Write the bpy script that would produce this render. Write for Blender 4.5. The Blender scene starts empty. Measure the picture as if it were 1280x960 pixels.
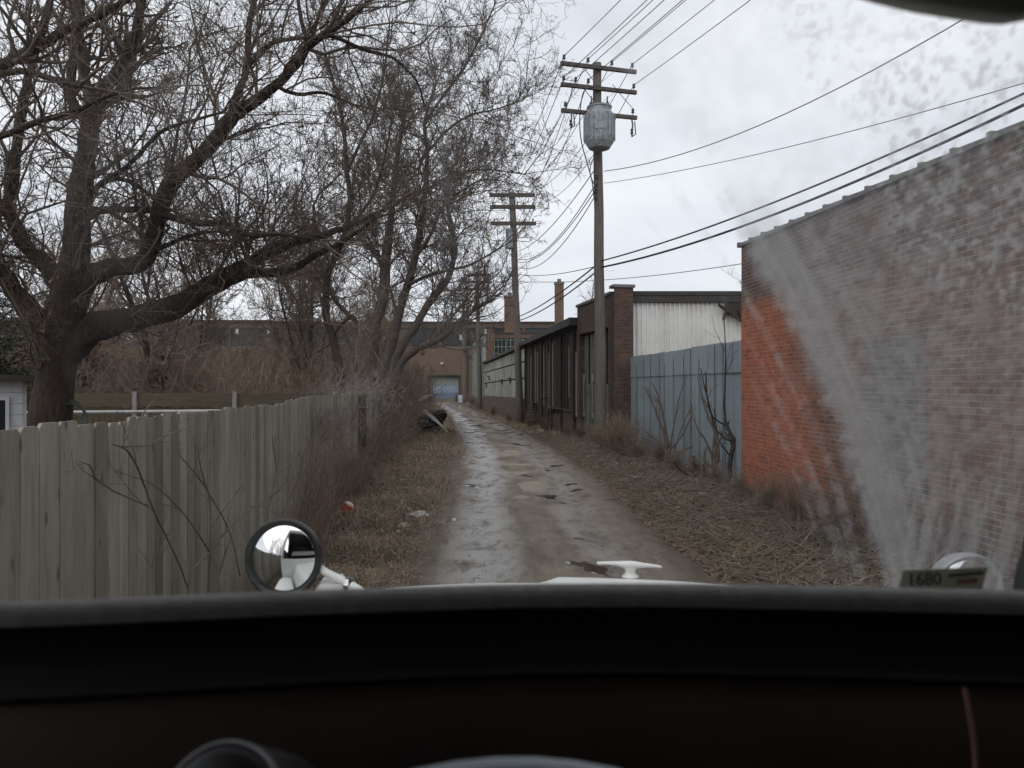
import bpy, math, random
import numpy as np
from mathutils import Vector, Matrix, noise
random.seed(7); rng = np.random.default_rng(11)
R = math.radians
sc = bpy.context.scene
C = sc.collection

# ------------------------------------------------------------------ camera
F, H = 960.0, 2.2
cam = bpy.data.cameras.new('camera'); co = bpy.data.objects.new('camera', cam); C.objects.link(co)
cam.sensor_width = 36; cam.lens = 27; cam.clip_start = 0.02; cam.clip_end = 3000
co.location = (0, 0, H); co.rotation_euler = (R(90), 0, 0)
cam.dof.use_dof = True; cam.dof.focus_distance = 25; cam.dof.aperture_fstop = 6.5
sc.camera = co
# ------------------------------------------------------------------ world, sun, exposure
SUN_EL, SUN_AZ = R(42), R(205)
w = bpy.data.worlds.new('World'); sc.world = w; w.use_nodes = True
nt = w.node_tree; nt.nodes.clear()
o_ = nt.nodes.new('ShaderNodeOutputWorld'); bg = nt.nodes.new('ShaderNodeBackground')
sky = nt.nodes.new('ShaderNodeTexSky'); sky.sky_type = 'NISHITA'; sky.sun_disc = False
sky.sun_elevation = SUN_EL; sky.sun_rotation = SUN_AZ; sky.air_density = 1.0; sky.dust_density = 3.0
tc = nt.nodes.new('ShaderNodeTexCoord'); mp = nt.nodes.new('ShaderNodeMapping'); mp.inputs['Scale'].default_value = (1.2, 1.2, 3.2)
ns = nt.nodes.new('ShaderNodeTexNoise'); ns.inputs['Scale'].default_value = 2.2; ns.inputs['Detail'].default_value = 5; ns.inputs['Roughness'].default_value = .5
cr = nt.nodes.new('ShaderNodeValToRGB')
cr.color_ramp.elements[0].position = .38; cr.color_ramp.elements[0].color = (5.5, 5.8, 6.25, 1)
cr.color_ramp.elements[1].position = .64; cr.color_ramp.elements[1].color = (6.6, 6.82, 7.2, 1)
mx = nt.nodes.new('ShaderNodeMixRGB'); mx.inputs[0].default_value = .96
L = nt.links.new
L(tc.outputs['Generated'], mp.inputs[0]); L(mp.outputs[0], ns.inputs['Vector']); L(ns.outputs['Fac'], cr.inputs[0])
L(sky.outputs[0], mx.inputs[1]); L(cr.outputs[0], mx.inputs[2]); L(mx.outputs[0], bg.inputs[0])
bg.inputs[1].default_value = 0.13; L(bg.outputs[0], o_.inputs[0])
sl = bpy.data.lights.new('sun', 'SUN'); sl.energy = 0.9; sl.angle = R(75); sl.color = (1, .97, .93)
so = bpy.data.objects.new('sun', sl); C.objects.link(so)
_d = Vector((math.sin(SUN_AZ) * math.cos(SUN_EL), math.cos(SUN_AZ) * math.cos(SUN_EL), math.sin(SUN_EL)))
so.rotation_euler = _d.to_track_quat('Z', 'Y').to_euler()
sc.view_settings.view_transform = 'Standard'; sc.view_settings.look = 'None'
sc.view_settings.exposure = 0.12; sc.view_settings.gamma = 1
sc.render.engine = 'CYCLES'
cy = sc.cycles; cy.max_bounces = 6; cy.diffuse_bounces = 3; cy.glossy_bounces = 3; cy.transmission_bounces = 4
cy.volume_bounces = 1; cy.transparent_max_bounces = 12; cy.use_denoising = True; cy.caustics_reflective = False; cy.caustics_refractive = False
cy.sample_clamp_indirect = 5

def P(px, py, d): return Vector(((px - 640) / F * d, d, H + (480 - py) / F * d))

# ------------------------------------------------------------------ materials
def newmat(name):
    m = bpy.data.materials.new(name); m.use_nodes = True
    n = m.node_tree; n.nodes.clear()
    out = n.nodes.new('ShaderNodeOutputMaterial'); b = n.nodes.new('ShaderNodeBsdfPrincipled')
    n.links.new(b.outputs[0], out.inputs[0])
    return m, n, b, out
class G:
    """tiny node helper"""
    def __init__(s, n): s.n = n
    def link(s, a, b): s.n.links.new(a, b)
    def tex(s, kind='Object'):
        t = s.n.nodes.new('ShaderNodeTexCoord'); return t.outputs[kind]
    def map(s, v, scale=(1, 1, 1), loc=(0, 0, 0)):
        m = s.n.nodes.new('ShaderNodeMapping'); m.inputs['Scale'].default_value = scale; m.inputs['Location'].default_value = loc
        s.link(v, m.inputs[0]); return m.outputs[0]
    def noise(s, v, scale, detail=4, rough=.6, dist=0):
        m = s.n.nodes.new('ShaderNodeTexNoise'); m.inputs['Scale'].default_value = scale
        m.inputs['Detail'].default_value = detail; m.inputs['Roughness'].default_value = rough; m.inputs['Distortion'].default_value = dist
        s.link(v, m.inputs['Vector']); return m.outputs['Fac']
    def ramp(s, v, stops):
        m = s.n.nodes.new('ShaderNodeValToRGB'); e = m.color_ramp.elements
        while len(e) < len(stops): e.new(.5)
        for k, (p, c) in enumerate(stops):
            e[k].position = p; e[k].color = (c, c, c, 1) if isinstance(c, (int, float)) else (*c, 1)
        s.link(v, m.inputs[0]); return m.outputs[0]
    def mix(s, f, a, b, mode='MIX'):
        m = s.n.nodes.new('ShaderNodeMixRGB'); m.blend_type = mode
        for k, x in enumerate((f, a, b)):
            if isinstance(x, (int, float)): m.inputs[k].default_value = x if k == 0 else (x, x, x, 1)
            elif isinstance(x, tuple): m.inputs[k].default_value = (*x, 1)
            else: s.link(x, m.inputs[k])
        return m.outputs[0]
    def math(s, op, a, b=None, c=None, clamp=False):
        m = s.n.nodes.new('ShaderNodeMath'); m.operation = op; m.use_clamp = clamp
        for k, x in enumerate((a, b, c)):
            if x is None: continue
            if isinstance(x, (int, float)): m.inputs[k].default_value = x
            else: s.link(x, m.inputs[k])
        return m.outputs[0]
    def xyz(s, v):
        m = s.n.nodes.new('ShaderNodeSeparateXYZ'); s.link(v, m.inputs[0]); return m.outputs
    def bump(s, h, strength, dist=.02):
        m = s.n.nodes.new('ShaderNodeBump'); m.inputs['Strength'].default_value = strength; m.inputs['Distance'].default_value = dist
        s.link(h, m.inputs['Height']); return m.outputs[0]
    def island(s):
        m = s.n.nodes.new('ShaderNodeNewGeometry'); return m.outputs['Random Per Island']
    def objrand(s):
        m = s.n.nodes.new('ShaderNodeObjectInfo'); return m.outputs['Random']
    def step(s, v, a, b):
        m = s.n.nodes.new('ShaderNodeMapRange'); m.interpolation_type = 'SMOOTHSTEP'
        m.inputs['From Min'].default_value = a; m.inputs['From Max'].default_value = b; s.link(v, m.inputs['Value']); return m.outputs[0]

def simple(name, c1, c2=None, rough=.8, scale=6, metal=0, bump=.2, stretch=(1, 1, 1), island=0, dirt=None, dirt_amt=.5, spec=.5, dist=.01):
    m, n, b, out = newmat(name); g = G(n); c2 = c2 or tuple(x * .7 for x in c1)
    v = g.map(g.tex('Object'), stretch)
    f = g.noise(v, scale, 6, .65)
    col = g.mix(g.ramp(f, [(.3, 0), (.7, 1)]), c2, c1)
    if island:
        r = g.island()
        col = g.mix(1.0, col, g.ramp(r, [(0, 1 - island), (1, 1 + island * .5)]), 'MULTIPLY')
    if dirt:
        d = g.noise(g.tex('Object'), scale * .35, 8, .7)
        col = g.mix(g.math('MULTIPLY', g.ramp(d, [(.48, 0), (.62, 1)]), dirt_amt), col, dirt)
    n.links.new(col, b.inputs['Base Color'])
    b.inputs['Roughness'].default_value = rough; b.inputs['Metallic'].default_value = metal
    b.inputs['Specular IOR Level'].default_value = spec
    if bump: n.links.new(g.bump(f, bump, dist), b.inputs['Normal'])
    return m

def brickmat(name, c1, c2, mortar, bw=.205, bh=.072, ms=.007, special=None, stain=.5, dark=.35):
    m, n, b, out = newmat(name); g = G(n)
    uv = g.tex('UV')
    wob = g.noise(uv, 2.0, 3); 
    t = n.nodes.new('ShaderNodeTexBrick'); t.inputs['Scale'].default_value = 1; t.inputs['Brick Width'].default_value = bw
    t.inputs['Row Height'].default_value = bh; t.inputs['Mortar Size'].default_value = ms; t.inputs['Mortar Smooth'].default_value = .3; t.inputs['Bias'].default_value = -.1
    t.inputs['Color1'].default_value = (0, 0, 0, 1); t.inputs['Color2'].default_value = (1, 1, 1, 1); t.inputs['Mortar'].default_value = (0, 0, 0, 1)
    n.links.new(uv, t.inputs['Vector'])
    col = g.mix(t.outputs['Color'], c1, c2)
    if special: col = special(g, col, t)
    else:
        f = g.noise(g.tex('Object'), .8, 8, .7)
        col = g.mix(g.math('MULTIPLY', g.ramp(f, [(.42, 0), (.66, 1)]), stain), col, tuple(x * dark for x in c1))
    fn = g.noise(uv, 24, 6, .7)
    col = g.mix(.65, col, g.ramp(fn, [(.25, .45), (.75, 1.45)]), 'MULTIPLY')
    mfac = g.math('MULTIPLY', t.outputs['Fac'], g.ramp(g.noise(uv, 1.7, 5), [(.35, .35), (.65, 1)]))
    col = g.mix(mfac, col, mortar)
    n.links.new(col, b.inputs['Base Color']); b.inputs['Roughness'].default_value = .9
    h = g.math('SUBTRACT', g.math('MULTIPLY', fn, .5), t.outputs['Fac'])
    n.links.new(g.bump(h, .6, .008), b.inputs['Normal'])
    return m

M = {}
M['bark'] = simple('bark', (.075, .053, .039), (.014, .010, .008), .95, 13, bump=1.0, stretch=(3, 3, .5), dist=.04)
M['bark_grey'] = simple('bark_grey', (.15, .125, .105), (.07, .055, .045), .95, 9, bump=.7, stretch=(3, 3, .6), dist=.03)
M['twig'] = simple('twig', (.165, .13, .108), (.08, .062, .052), .9, 3, bump=0)
M['twig_light'] = simple('twig_light', (.28, .207, .152), (.145, .105, .078), .9, 3, bump=0)
M['twig_purple'] = simple('twig_purple', (.30, .25, .24), (.19, .155, .15), .9, 3, bump=0)
M['dry_leaf'] = simple('dry_leaf', (.22, .16, .10), (.10, .065, .04), .9, 3, bump=0, island=.5)
M['pine'] = simple('pine_needles', (.055, .075, .032), (.025, .04, .018), .8, 3, bump=0, island=.5)
M['pole'] = simple('pole_wood', (.17, .155, .138), (.065, .057, .05), .95, 5, bump=.7, stretch=(8, 8, .35), dist=.02)
M['arm'] = simple('crossarm_wood', (.12, .10, .09), (.06, .052, .045), .9, 8, bump=.4)
M['porcelain'] = simple('porcelain', (.09, .08, .08), (.05, .045, .05), .35, 8, bump=0)
M['galv'] = simple('galvanised', (.30, .34, .35), (.16, .20, .21), .55, 10, metal=.3, bump=.1)
M['transformer'] = simple('transformer_paint', (.38, .43, .46), (.16, .19, .21), .55, 14, metal=.1, bump=.1, stretch=(3, 3, .35), dirt=(.07, .07, .065))
M['wire'] = simple('wire_rubber', (.03, .03, .032), (.02, .02, .02), .7, 5, bump=0)
M['coping'] = simple('coping', (.19, .18, .17), (.11, .105, .10), .85, 5, bump=.4)
M['tar'] = simple('tar_roof', (.06, .058, .055), (.035, .033, .03), .9, 4, bump=.3)
M['white_corr'] = simple('white_sheet', (.78, .79, .77), (.66, .67, .65), .6, 3, bump=.05, stretch=(1, 1, .4), dirt=(.45, .30, .18), dirt_amt=.25)
M['pale_corr'] = simple('pale_sheet', (.27, .33, .31), (.17, .21, .19), .65, 2.5, bump=.05, stretch=(2, 2, .3), dirt=(.15, .10, .07), dirt_amt=.6)
M['panel_grey'] = simple('grey_green_panel', (.36, .38, .345), (.21, .225, .20), .75, 2.5, bump=.1, stretch=(2, 2, .35), dirt=(.15, .12, .09), dirt_amt=.5, island=.2)
M['blue_sheet'] = simple('blue_sheet', (.27, .325, .355), (.20, .245, .27), .6, 1.3, bump=.08, stretch=(3, 3, .25), dirt=(.12, .12, .11), dirt_amt=.35, island=.12)
M['dark_wood'] = simple('dark_wood', (.065, .046, .036), (.016, .013, .011), .95, 6, bump=.6, stretch=(6, 6, .4), island=.55)
M['brown_board'] = simple('brown_board', (.085, .05, .038), (.045, .028, .022), .9, 3, bump=.3)
M['pale_strip'] = simple('pale_strip', (.30, .28, .26), (.15, .14, .13), .85, 6, bump=.2)
M['door_green'] = simple('weathered_door', (.165, .165, .14), (.085, .085, .07), .85, 4, bump=.3, stretch=(5, 5, .35), dirt=(.05, .04, .035), island=.25)
M['black'] = simple('black_paint', (.015, .015, .015), (.01, .01, .01), .6, 5, bump=0)
M['glass_dark'] = simple('dark_glass', (.02, .025, .03), (.015, .018, .02), .12, 3, bump=0)
M['win_white'] = simple('window_white', (.62, .64, .66), (.4, .42, .44), .6, 2, bump=0)
M['olive'] = simple('olive_board', (.10, .085, .055), (.055, .045, .03), .9, 4, bump=.3, stretch=(.3, 4, 5))
M['siding'] = simple('white_siding', (.62, .64, .66), (.48, .50, .52), .6, 3, bump=0)
M['pipe'] = simple('pale_pipe', (.48, .49, .48), (.34, .34, .33), .5, 5, metal=.2, bump=0)
M['concrete'] = simple('concrete', (.28, .26, .24), (.16, .15, .135), .9, 5, bump=.4)
M['tyre'] = simple('tyre', (.022, .022, .023), (.012, .012, .012), .7, 20, bump=.3)
M['bag'] = simple('black_bag', (.014, .015, .017), (.01, .01, .01), .38, 8, bump=.7, dist=.05)
M['plank_white'] = simple('white_plank', (.52, .52, .50), (.33, .33, .31), .7, 5, bump=.2)
M['litter_white'] = simple('white_litter', (.62, .61, .58), (.35, .34, .32), .6, 9, bump=.3)
M['litter_orange'] = simple('orange_litter', (.62, .12, .05), (.45, .08, .04), .6, 9, bump=.1)
M['stick'] = simple('stick', (.24, .20, .16), (.10, .08, .06), .9, 6, bump=0)
M['truck_white'] = simple('truck_paint', (.74, .74, .71), (.66, .66, .63), .3, 2, bump=0, spec=.6)
M['dash'] = simple('dash_vinyl', (.25, .242, .225), (.17, .163, .15), .72, 90, bump=.5, dist=.001)
M['dash_shade'] = simple('dash_shade', (.012, .011, .011), (.008, .008, .008), .8, 40, bump=.1, dist=.001)
M['dash_brown'] = simple('dash_brown', (.06, .03, .02), (.03, .017, .012), .6, 5, bump=0)
M['lining'] = simple('cab_lining', (.06, .06, .058), (.045, .045, .043), .9, 20, bump=0)
M['visor'] = simple('visor_vinyl', (.62, .62, .56), (.5, .5, .45), .7, 30, bump=.1, dist=.001)
M['rim_black'] = simple('mirror_rim', (.018, .018, .019), (.013, .013, .013), .45, 5, bump=0)
M['mirror'] = simple('mirror_glass', (.86, .87, .88), (.84, .85, .86), .015, 1, metal=1, bump=0)
M['rim_grey'] = simple('mirror_rim_grey', (.30, .30, .30), (.25, .25, .25), .4, 5, metal=.5, bump=0)
M['chrome'] = simple('chrome', (.75, .75, .76), (.7, .7, .7), .15, 1, metal=1, bump=0)
M['wheel_grey'] = simple('steering_rim', (.30, .33, .35), (.25, .28, .30), .4, 1, bump=0)
M['card'] = simple('card_paper', (.34, .35, .26), (.27, .27, .20), .8, 12, bump=0)
M['card_ink'] = simple('card_ink', (.03, .035, .05), (.03, .03, .03), .8, 5, bump=0)
M['card_red'] = simple('card_red', (.22, .11, .08), (.18, .09, .07), .8, 5, bump=0)
M['rubble'] = simple('rubble', (.24, .21, .18), (.13, .11, .09), .95, 8, bump=.5)

# windshield glass
m = bpy.data.materials.new('clear_glass'); m.use_nodes = True; m.node_tree.nodes.clear()
_t = m.node_tree.nodes.new('ShaderNodeBsdfTransparent'); _o = m.node_tree.nodes.new('ShaderNodeOutputMaterial'); m.node_tree.links.new(_t.outputs[0], _o.inputs[0]); M['clear'] = m

# wooden fence boards
m, n, b, out = newmat('fence_wood'); g = G(n)
ob = g.tex('Object'); uv = g.tex('UV'); isl = g.island()
comb = n.nodes.new('ShaderNodeCombineXYZ'); g.link(g.math('MULTIPLY', isl, 40), comb.inputs[2]); 
va = n.nodes.new('ShaderNodeVectorMath'); va.operation = 'ADD'; g.link(uv, va.inputs[0]); g.link(comb.outputs[0], va.inputs[1])
gr = g.noise(g.map(va.outputs[0], (85, 2.2, 1)), 1, 5, .6, .4)
bl = g.noise(g.map(va.outputs[0], (6, 1.2, 1)), 1, 5, .6)
kn = n.nodes.new('ShaderNodeTexVoronoi'); kn.inputs['Scale'].default_value = 1; g.link(g.map(va.outputs[0], (9, 3.2, 1)), kn.inputs['Vector'])
col = g.mix(g.ramp(gr, [(.3, 0), (.7, 1)]), (.165, .147, .112), (.265, .243, .192))
col = g.mix(g.math('MULTIPLY', g.ramp(bl, [(.4, 0), (.75, 1)]), .6), col, (.41, .385, .325))
col = g.mix(g.math('MULTIPLY', g.ramp(kn.outputs['Distance'], [(.05, 1), (.17, 0)]), .8), col, (.06, .045, .035))
col = g.mix(1, col, g.ramp(isl, [(0, .6), (.2, .82), (.6, .98), (1, 1.18)]), 'MULTIPLY')
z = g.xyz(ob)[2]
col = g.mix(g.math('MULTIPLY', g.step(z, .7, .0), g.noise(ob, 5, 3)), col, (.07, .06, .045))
g.link(col, b.inputs['Base Color']); b.inputs['Roughness'].default_value = .92
g.link(g.bump(gr, .5, .004), b.inputs['Normal']); M['fence'] = m

# painted corner of the red brick wall: local x runs along the wall from its far corner, z up
def red_special(g, col, t):
    ob = g.tex('Object'); x, y, z = g.xyz(ob)
    nz = g.noise(ob, 1.1, 7, .7); n2 = g.noise(ob, 4.5, 6, .75)
    # faded dark brown brick further along and higher up
    edge = g.math('ADD', x, g.math('MULTIPLY', g.math('SUBTRACT', nz, .5), 3.0))
    edge = g.math('ADD', edge, g.math('MULTIPLY', g.math('SUBTRACT', z, 1.2), .55))
    f1 = g.step(edge, 2.5, 4.3)
    brown = g.mix(t.outputs['Color'], (.105, .055, .038), (.205, .115, .08))
    col = g.mix(f1, col, brown)
    f2 = g.step(g.math('ADD', z, g.math('MULTIPLY', n2, .5)), 3.75, 4.25)
    col = g.mix(f2, col, g.mix(t.outputs['Color'], (.08, .05, .04), (.15, .09, .07)))
    # soot blotches
    col = g.mix(g.math('MULTIPLY', g.ramp(n2, [(.52, 0), (.64, 1)]), .75), col, (.045, .03, .025))
    lowz = g.math('MULTIPLY', g.step(g.math('SUBTRACT', z, g.math('MULTIPLY', n2, 1.3)), .25, -.35), g.step(x, .6, 2.6))
    col = g.mix(g.math('MULTIPLY', lowz, .7), col, (.05, .032, .026))
    # bleached orange areas
    col = g.mix(g.math('MULTIPLY', g.ramp(nz, [(.55, 0), (.7, 1)]), .35), col, (.30, .15, .09))
    # patch rebuilt in grey brick
    px = g.math('MULTIPLY', g.math('GREATER_THAN', x, 4.85), g.math('LESS_THAN', x, 6.15))
    pz = g.math('MULTIPLY', g.math('GREATER_THAN', z, .75), g.math('LESS_THAN', z, 2.8))
    pj = g.math('GREATER_THAN', g.math('ADD', t.outputs['Color'], n2), .32)
    return g.mix(g.math('MULTIPLY', g.math('MULTIPLY', px, pz), g.math('MULTIPLY', pj, .85)), col, g.mix(t.outputs['Color'], (.10, .10, .095), (.17, .165, .155)))
M['brick_red'] = brickmat('brick_red', (.31, .075, .032), (.46, .14, .06), (.27, .225, .195), ms=.008, special=red_special)
M['brick_dark'] = brickmat('brick_dark', (.055, .032, .026), (.14, .072, .052), (.15, .13, .115), stain=.6)
M['brick_base'] = brickmat('brick_base', (.085, .055, .045), (.13, .085, .07), (.15, .13, .12), stain=.5)
M['brick_orange'] = brickmat('brick_orange', (.115, .062, .046), (.165, .088, .062), (.25, .21, .18), stain=.4)
M['brick_factory'] = brickmat('brick_factory', (.13, .085, .06), (.175, .115, .083), (.16, .125, .10), stain=.25, dark=.6)

# ------------------------------------------------------------------ mesh builder
class MB:
    def __init__(s): s.v = []; s.f = []; s.mi = []
    def add(s, vs, fs, mi=0):
        o = len(s.v); s.v += [tuple(p) for p in vs]; s.f += [tuple(i + o for i in f) for f in fs]; s.mi += [mi] * len(fs); return s
    def hexa(s, p, mi=0):   # 8 points: bottom 0-3 ccw, top 4-7
        return s.add(p, [(3, 2, 1, 0), (4, 5, 6, 7), (0, 1, 5, 4), (1, 2, 6, 5), (2, 3, 7, 6), (3, 0, 4, 7)], mi)
    def box(s, x0, x1, y0, y1, z0, z1, mi=0):
        return s.hexa([(x0, y0, z0), (x1, y0, z0), (x1, y1, z0), (x0, y1, z0), (x0, y0, z1), (x1, y0, z1), (x1, y1, z1), (x0, y1, z1)], mi)
    def bar(s, a, b, w, t, mi=0, up=(0, 0, 1)):
        a, b = Vector(a), Vector(b); d = (b - a).normalized(); u = Vector(up)
        if abs(d.dot(u)) > .95: u = Vector((1, 0, 0))
        x = d.cross(u).normalized(); y = x.cross(d).normalized()
        q = [a - x * w / 2 - y * t / 2, a + x * w / 2 - y * t / 2, a + x * w / 2 + y * t / 2, a - x * w / 2 + y * t / 2]
        return s.hexa(q + [p + (b - a) for p in q], mi)
    def prism(s, poly, z0, z1, mi=0):
        n = len(poly); zt = z1 if isinstance(z1, (list, tuple)) else [z1] * n
        return s.add([(x, y, z0) for x, y in poly] + [(x, y, z) for (x, y), z in zip(poly, zt)],
                     [tuple(range(n - 1, -1, -1)), tuple(range(n, 2 * n))] + [(i, (i + 1) % n, n + (i + 1) % n, n + i) for i in range(n)], mi)
    def tube(s, pts, r, k=8, mi=0, cap=True, rough=0):
        pts = [Vector(p) for p in pts]; n = len(pts)
        rr = r if isinstance(r, (list, tuple, np.ndarray)) else [r] * n
        o = len(s.v); X = None
        for i, p in enumerate(pts):
            t = (pts[min(i + 1, n - 1)] - pts[max(i - 1, 0)]).normalized()
            if X is None: X = t.orthogonal().normalized()
            X = (X - t * X.dot(t)).normalized(); Y = t.cross(X)
            for j in range(k):
                a = 2 * math.pi * j / k
                q = X * math.cos(a) + Y * math.sin(a); w_ = 1
                if rough:
                    w_ += rough * noise.fractal(Vector((math.cos(a) * 2.2, math.sin(a) * 2.2, i * .22)) + p * .15, 1, 2, 4) + rough * .5 * noise.noise(p * 6 + q * 2)
                s.v.append(tuple(p + q * rr[i] * w_))
        for i in range(n - 1):
            for j in range(k):
                s.f.append((o + i * k + j, o + i * k + (j + 1) % k, o + (i + 1) * k + (j + 1) % k, o + (i + 1) * k + j)); s.mi.append(mi)
        if cap:
            s.f.append(tuple(o + j for j in range(k - 1, -1, -1))); s.mi.append(mi)
            s.f.append(tuple(o + (n - 1) * k + j for j in range(k))); s.mi.append(mi)
        return s
    def lathe(s, prof, c=(0, 0, 0), k=20, axis='z', mi=0):   # prof: (r,h)
        c = Vector(c); o = len(s.v); n = len(prof)
        for r, h in prof:
            for j in range(k):
                a = 2 * math.pi * j / k; p = (r * math.cos(a), r * math.sin(a), h)
                if axis == 'y': p = (p[0], p[2], p[1])
                if axis == 'x': p = (p[2], p[0], p[1])
                s.v.append(tuple(c + Vector(p)))
        for i in range(n - 1):
            for j in range(k):
                s.f.append((o + i * k + j, o + i * k + (j + 1) % k, o + (i + 1) * k + (j + 1) % k, o + (i + 1) * k + j)); s.mi.append(mi)
        s.f.append(tuple(o + j for j in range(k - 1, -1, -1))); s.mi.append(mi)
        s.f.append(tuple(o + (n - 1) * k + j for j in range(k))); s.mi.append(mi)
        return s
    def build(s, name, mat, parent=None, world=False, smooth=False, bevel=0):
        vs = s.v
        if parent is not None and world:
            inv = mw(parent).inverted(); vs = [tuple(inv @ Vector(p)) for p in vs]
        me = bpy.data.meshes.new(name); me.from_pydata(vs, [], s.f); me.validate(); me.update()
        mats = mat if isinstance(mat, (list, tuple)) else [mat]
        for q in mats: me.materials.append(q)
        if len(mats) > 1 and len(me.polygons) == len(s.mi): me.polygons.foreach_set('material_index', s.mi)
        wall_uv(me)
        if smooth: me.polygons.foreach_set('use_smooth', [True] * len(me.polygons))
        ob = bpy.data.objects.new(name, me); C.objects.link(ob)
        if parent is not None: ob.parent = parent
        if bevel:
            bv = ob.modifiers.new('bevel', 'BEVEL'); bv.width = bevel; bv.segments = 2; bv.limit_method = 'ANGLE'
        return ob
def wall_uv(me):
    nl = len(me.loops)
    uvl = me.uv_layers.new(name='UVMap')
    vi = np.empty(nl, np.int32); me.loops.foreach_get('vertex_index', vi)
    co = np.empty(len(me.vertices) * 3, np.float32); me.vertices.foreach_get('co', co); co = co.reshape(-1, 3)
    npoly = len(me.polygons); tot = np.empty(npoly, np.int32); me.polygons.foreach_get('loop_total', tot)
    nor = np.empty(npoly * 3, np.float32); me.polygons.foreach_get('normal', nor); nor = np.repeat(np.abs(nor.reshape(-1, 3)), tot, axis=0)
    c = co[vi]; uv = np.empty((nl, 2), np.float32)
    zt = nor[:, 2] > .7; xt = (~zt) & (nor[:, 0] > nor[:, 1]); yt = ~(zt | xt)
    uv[zt] = c[zt][:, [0, 1]]; uv[xt] = c[xt][:, [1, 2]]; uv[yt] = c[yt][:, [0, 2]]
    uvl.data.foreach_set('uv', uv.ravel())
def mw(o): return Matrix.LocRotScale(o.location, o.rotation_euler, o.scale)
def tag(o, label=None, cat=None, group=None, kind=None):
    if label: o['label'] = label
    if cat: o['category'] = cat
    if group: o['group'] = group
    if kind: o['kind'] = kind
    return o
def thing(name, label, cat, loc=(0, 0, 0), rz=0, group=None):
    o = bpy.data.objects.new(name, None); C.objects.link(o); o.location = loc; o.rotation_euler = (0, 0, rz); o.empty_display_size = .2
    return tag(o, label, cat, group)
def dup(root, loc, rz=0, s=1, label=None, group=None):
    r = root.copy(); C.objects.link(r); r.location = loc; r.rotation_euler = (root.rotation_euler[0], root.rotation_euler[1], rz); r.scale = (s, s, s) if not isinstance(s, tuple) else s
    if label: r['label'] = label
    if group: r['group'] = group
    for ch in list(root.children):
        c = ch.copy(); C.objects.link(c); c.parent = r
        for q in list(ch.children):
            d = q.copy(); C.objects.link(d); d.parent = c
    return r
def frame(A, B):  # wall frame: origin A, local x toward B
    return (A[0], A[1], 0), math.atan2(B[1] - A[1], B[0] - A[0]), math.hypot(B[0] - A[0], B[1] - A[1])

# fast vectorised tubes for twigs
def tubes_np(pts, rad, S=3):
    N, K, _ = pts.shape
    t = np.empty_like(pts); t[:, 1:-1] = pts[:, 2:] - pts[:, :-2]; t[:, 0] = pts[:, 1] - pts[:, 0]; t[:, -1] = pts[:, -1] - pts[:, -2]
    t /= np.linalg.norm(t, axis=2, keepdims=True) + 1e-9
    ref = np.where(np.abs(t[:, :, 2:3]) < .9, np.array([0, 0, 1.]), np.array([1., 0, 0]))
    ref = np.repeat(ref[:, :1], K, axis=1)
    X = np.cross(t, ref); X /= np.linalg.norm(X, axis=2, keepdims=True) + 1e-9; Y = np.cross(t, X)
    a = np.arange(S) * 2 * np.pi / S
    V = pts[:, :, None, :] + rad[:, :, None, None] * (X[:, :, None, :] * np.cos(a)[None, None, :, None] + Y[:, :, None, :] * np.sin(a)[None, None, :, None])
    base = (np.arange(N) * K * S)[:, None, None] + (np.arange(K - 1) * S)[None, :, None]
    j = np.arange(S)[None, None, :]; j2 = (np.arange(S) + 1)[None, None, :] % S
    Fq = np.stack([base + j, base + j2, base + S + j2, base + S + j], axis=-1).reshape(-1, 4)
    return V.reshape(-1, 3), Fq
def np_mesh(name, chunks, mat, parent=None, uv=False):
    vs, fs, o = [], [], 0
    for v, f in chunks:
        vs.append(v); fs.append(f + o); o += len(v)
    v = np.concatenate(vs).astype(np.float32); f = np.concatenate(fs).astype(np.int32); k = f.shape[1]
    me = bpy.data.meshes.new(name); me.vertices.add(len(v)); me.vertices.foreach_set('co', v.ravel())
    me.loops.add(f.size); me.loops.foreach_set('vertex_index', f.ravel())
    me.polygons.add(len(f)); me.polygons.foreach_set('loop_start', np.arange(0, f.size, k, dtype=np.int32))
    me.update(calc_edges=True); me.materials.append(mat)
    ob = bpy.data.objects.new(name, me); C.objects.link(ob)
    if parent is not None: ob.parent = parent
    return ob
def unit(a): return a / (np.linalg.norm(a, axis=-1, keepdims=True) + 1e-9)
def grow(start, dirn, length, r0, K=5, wander=.25, up=.05, tip=.35):
    N = len(start); pts = np.empty((N, K + 1, 3)); rad = np.empty((N, K + 1)); p = start.copy(); d = unit(dirn)
    pts[:, 0] = p; rad[:, 0] = r0
    for k in range(K):
        d = unit(d + rng.normal(0, wander, (N, 3)) + np.array([0, 0, up])); p = p + d * (length / K)[:, None]
        pts[:, k + 1] = p; rad[:, k + 1] = r0 * (1 - (1 - tip) * (k + 1) / K)
    return pts, rad
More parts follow.
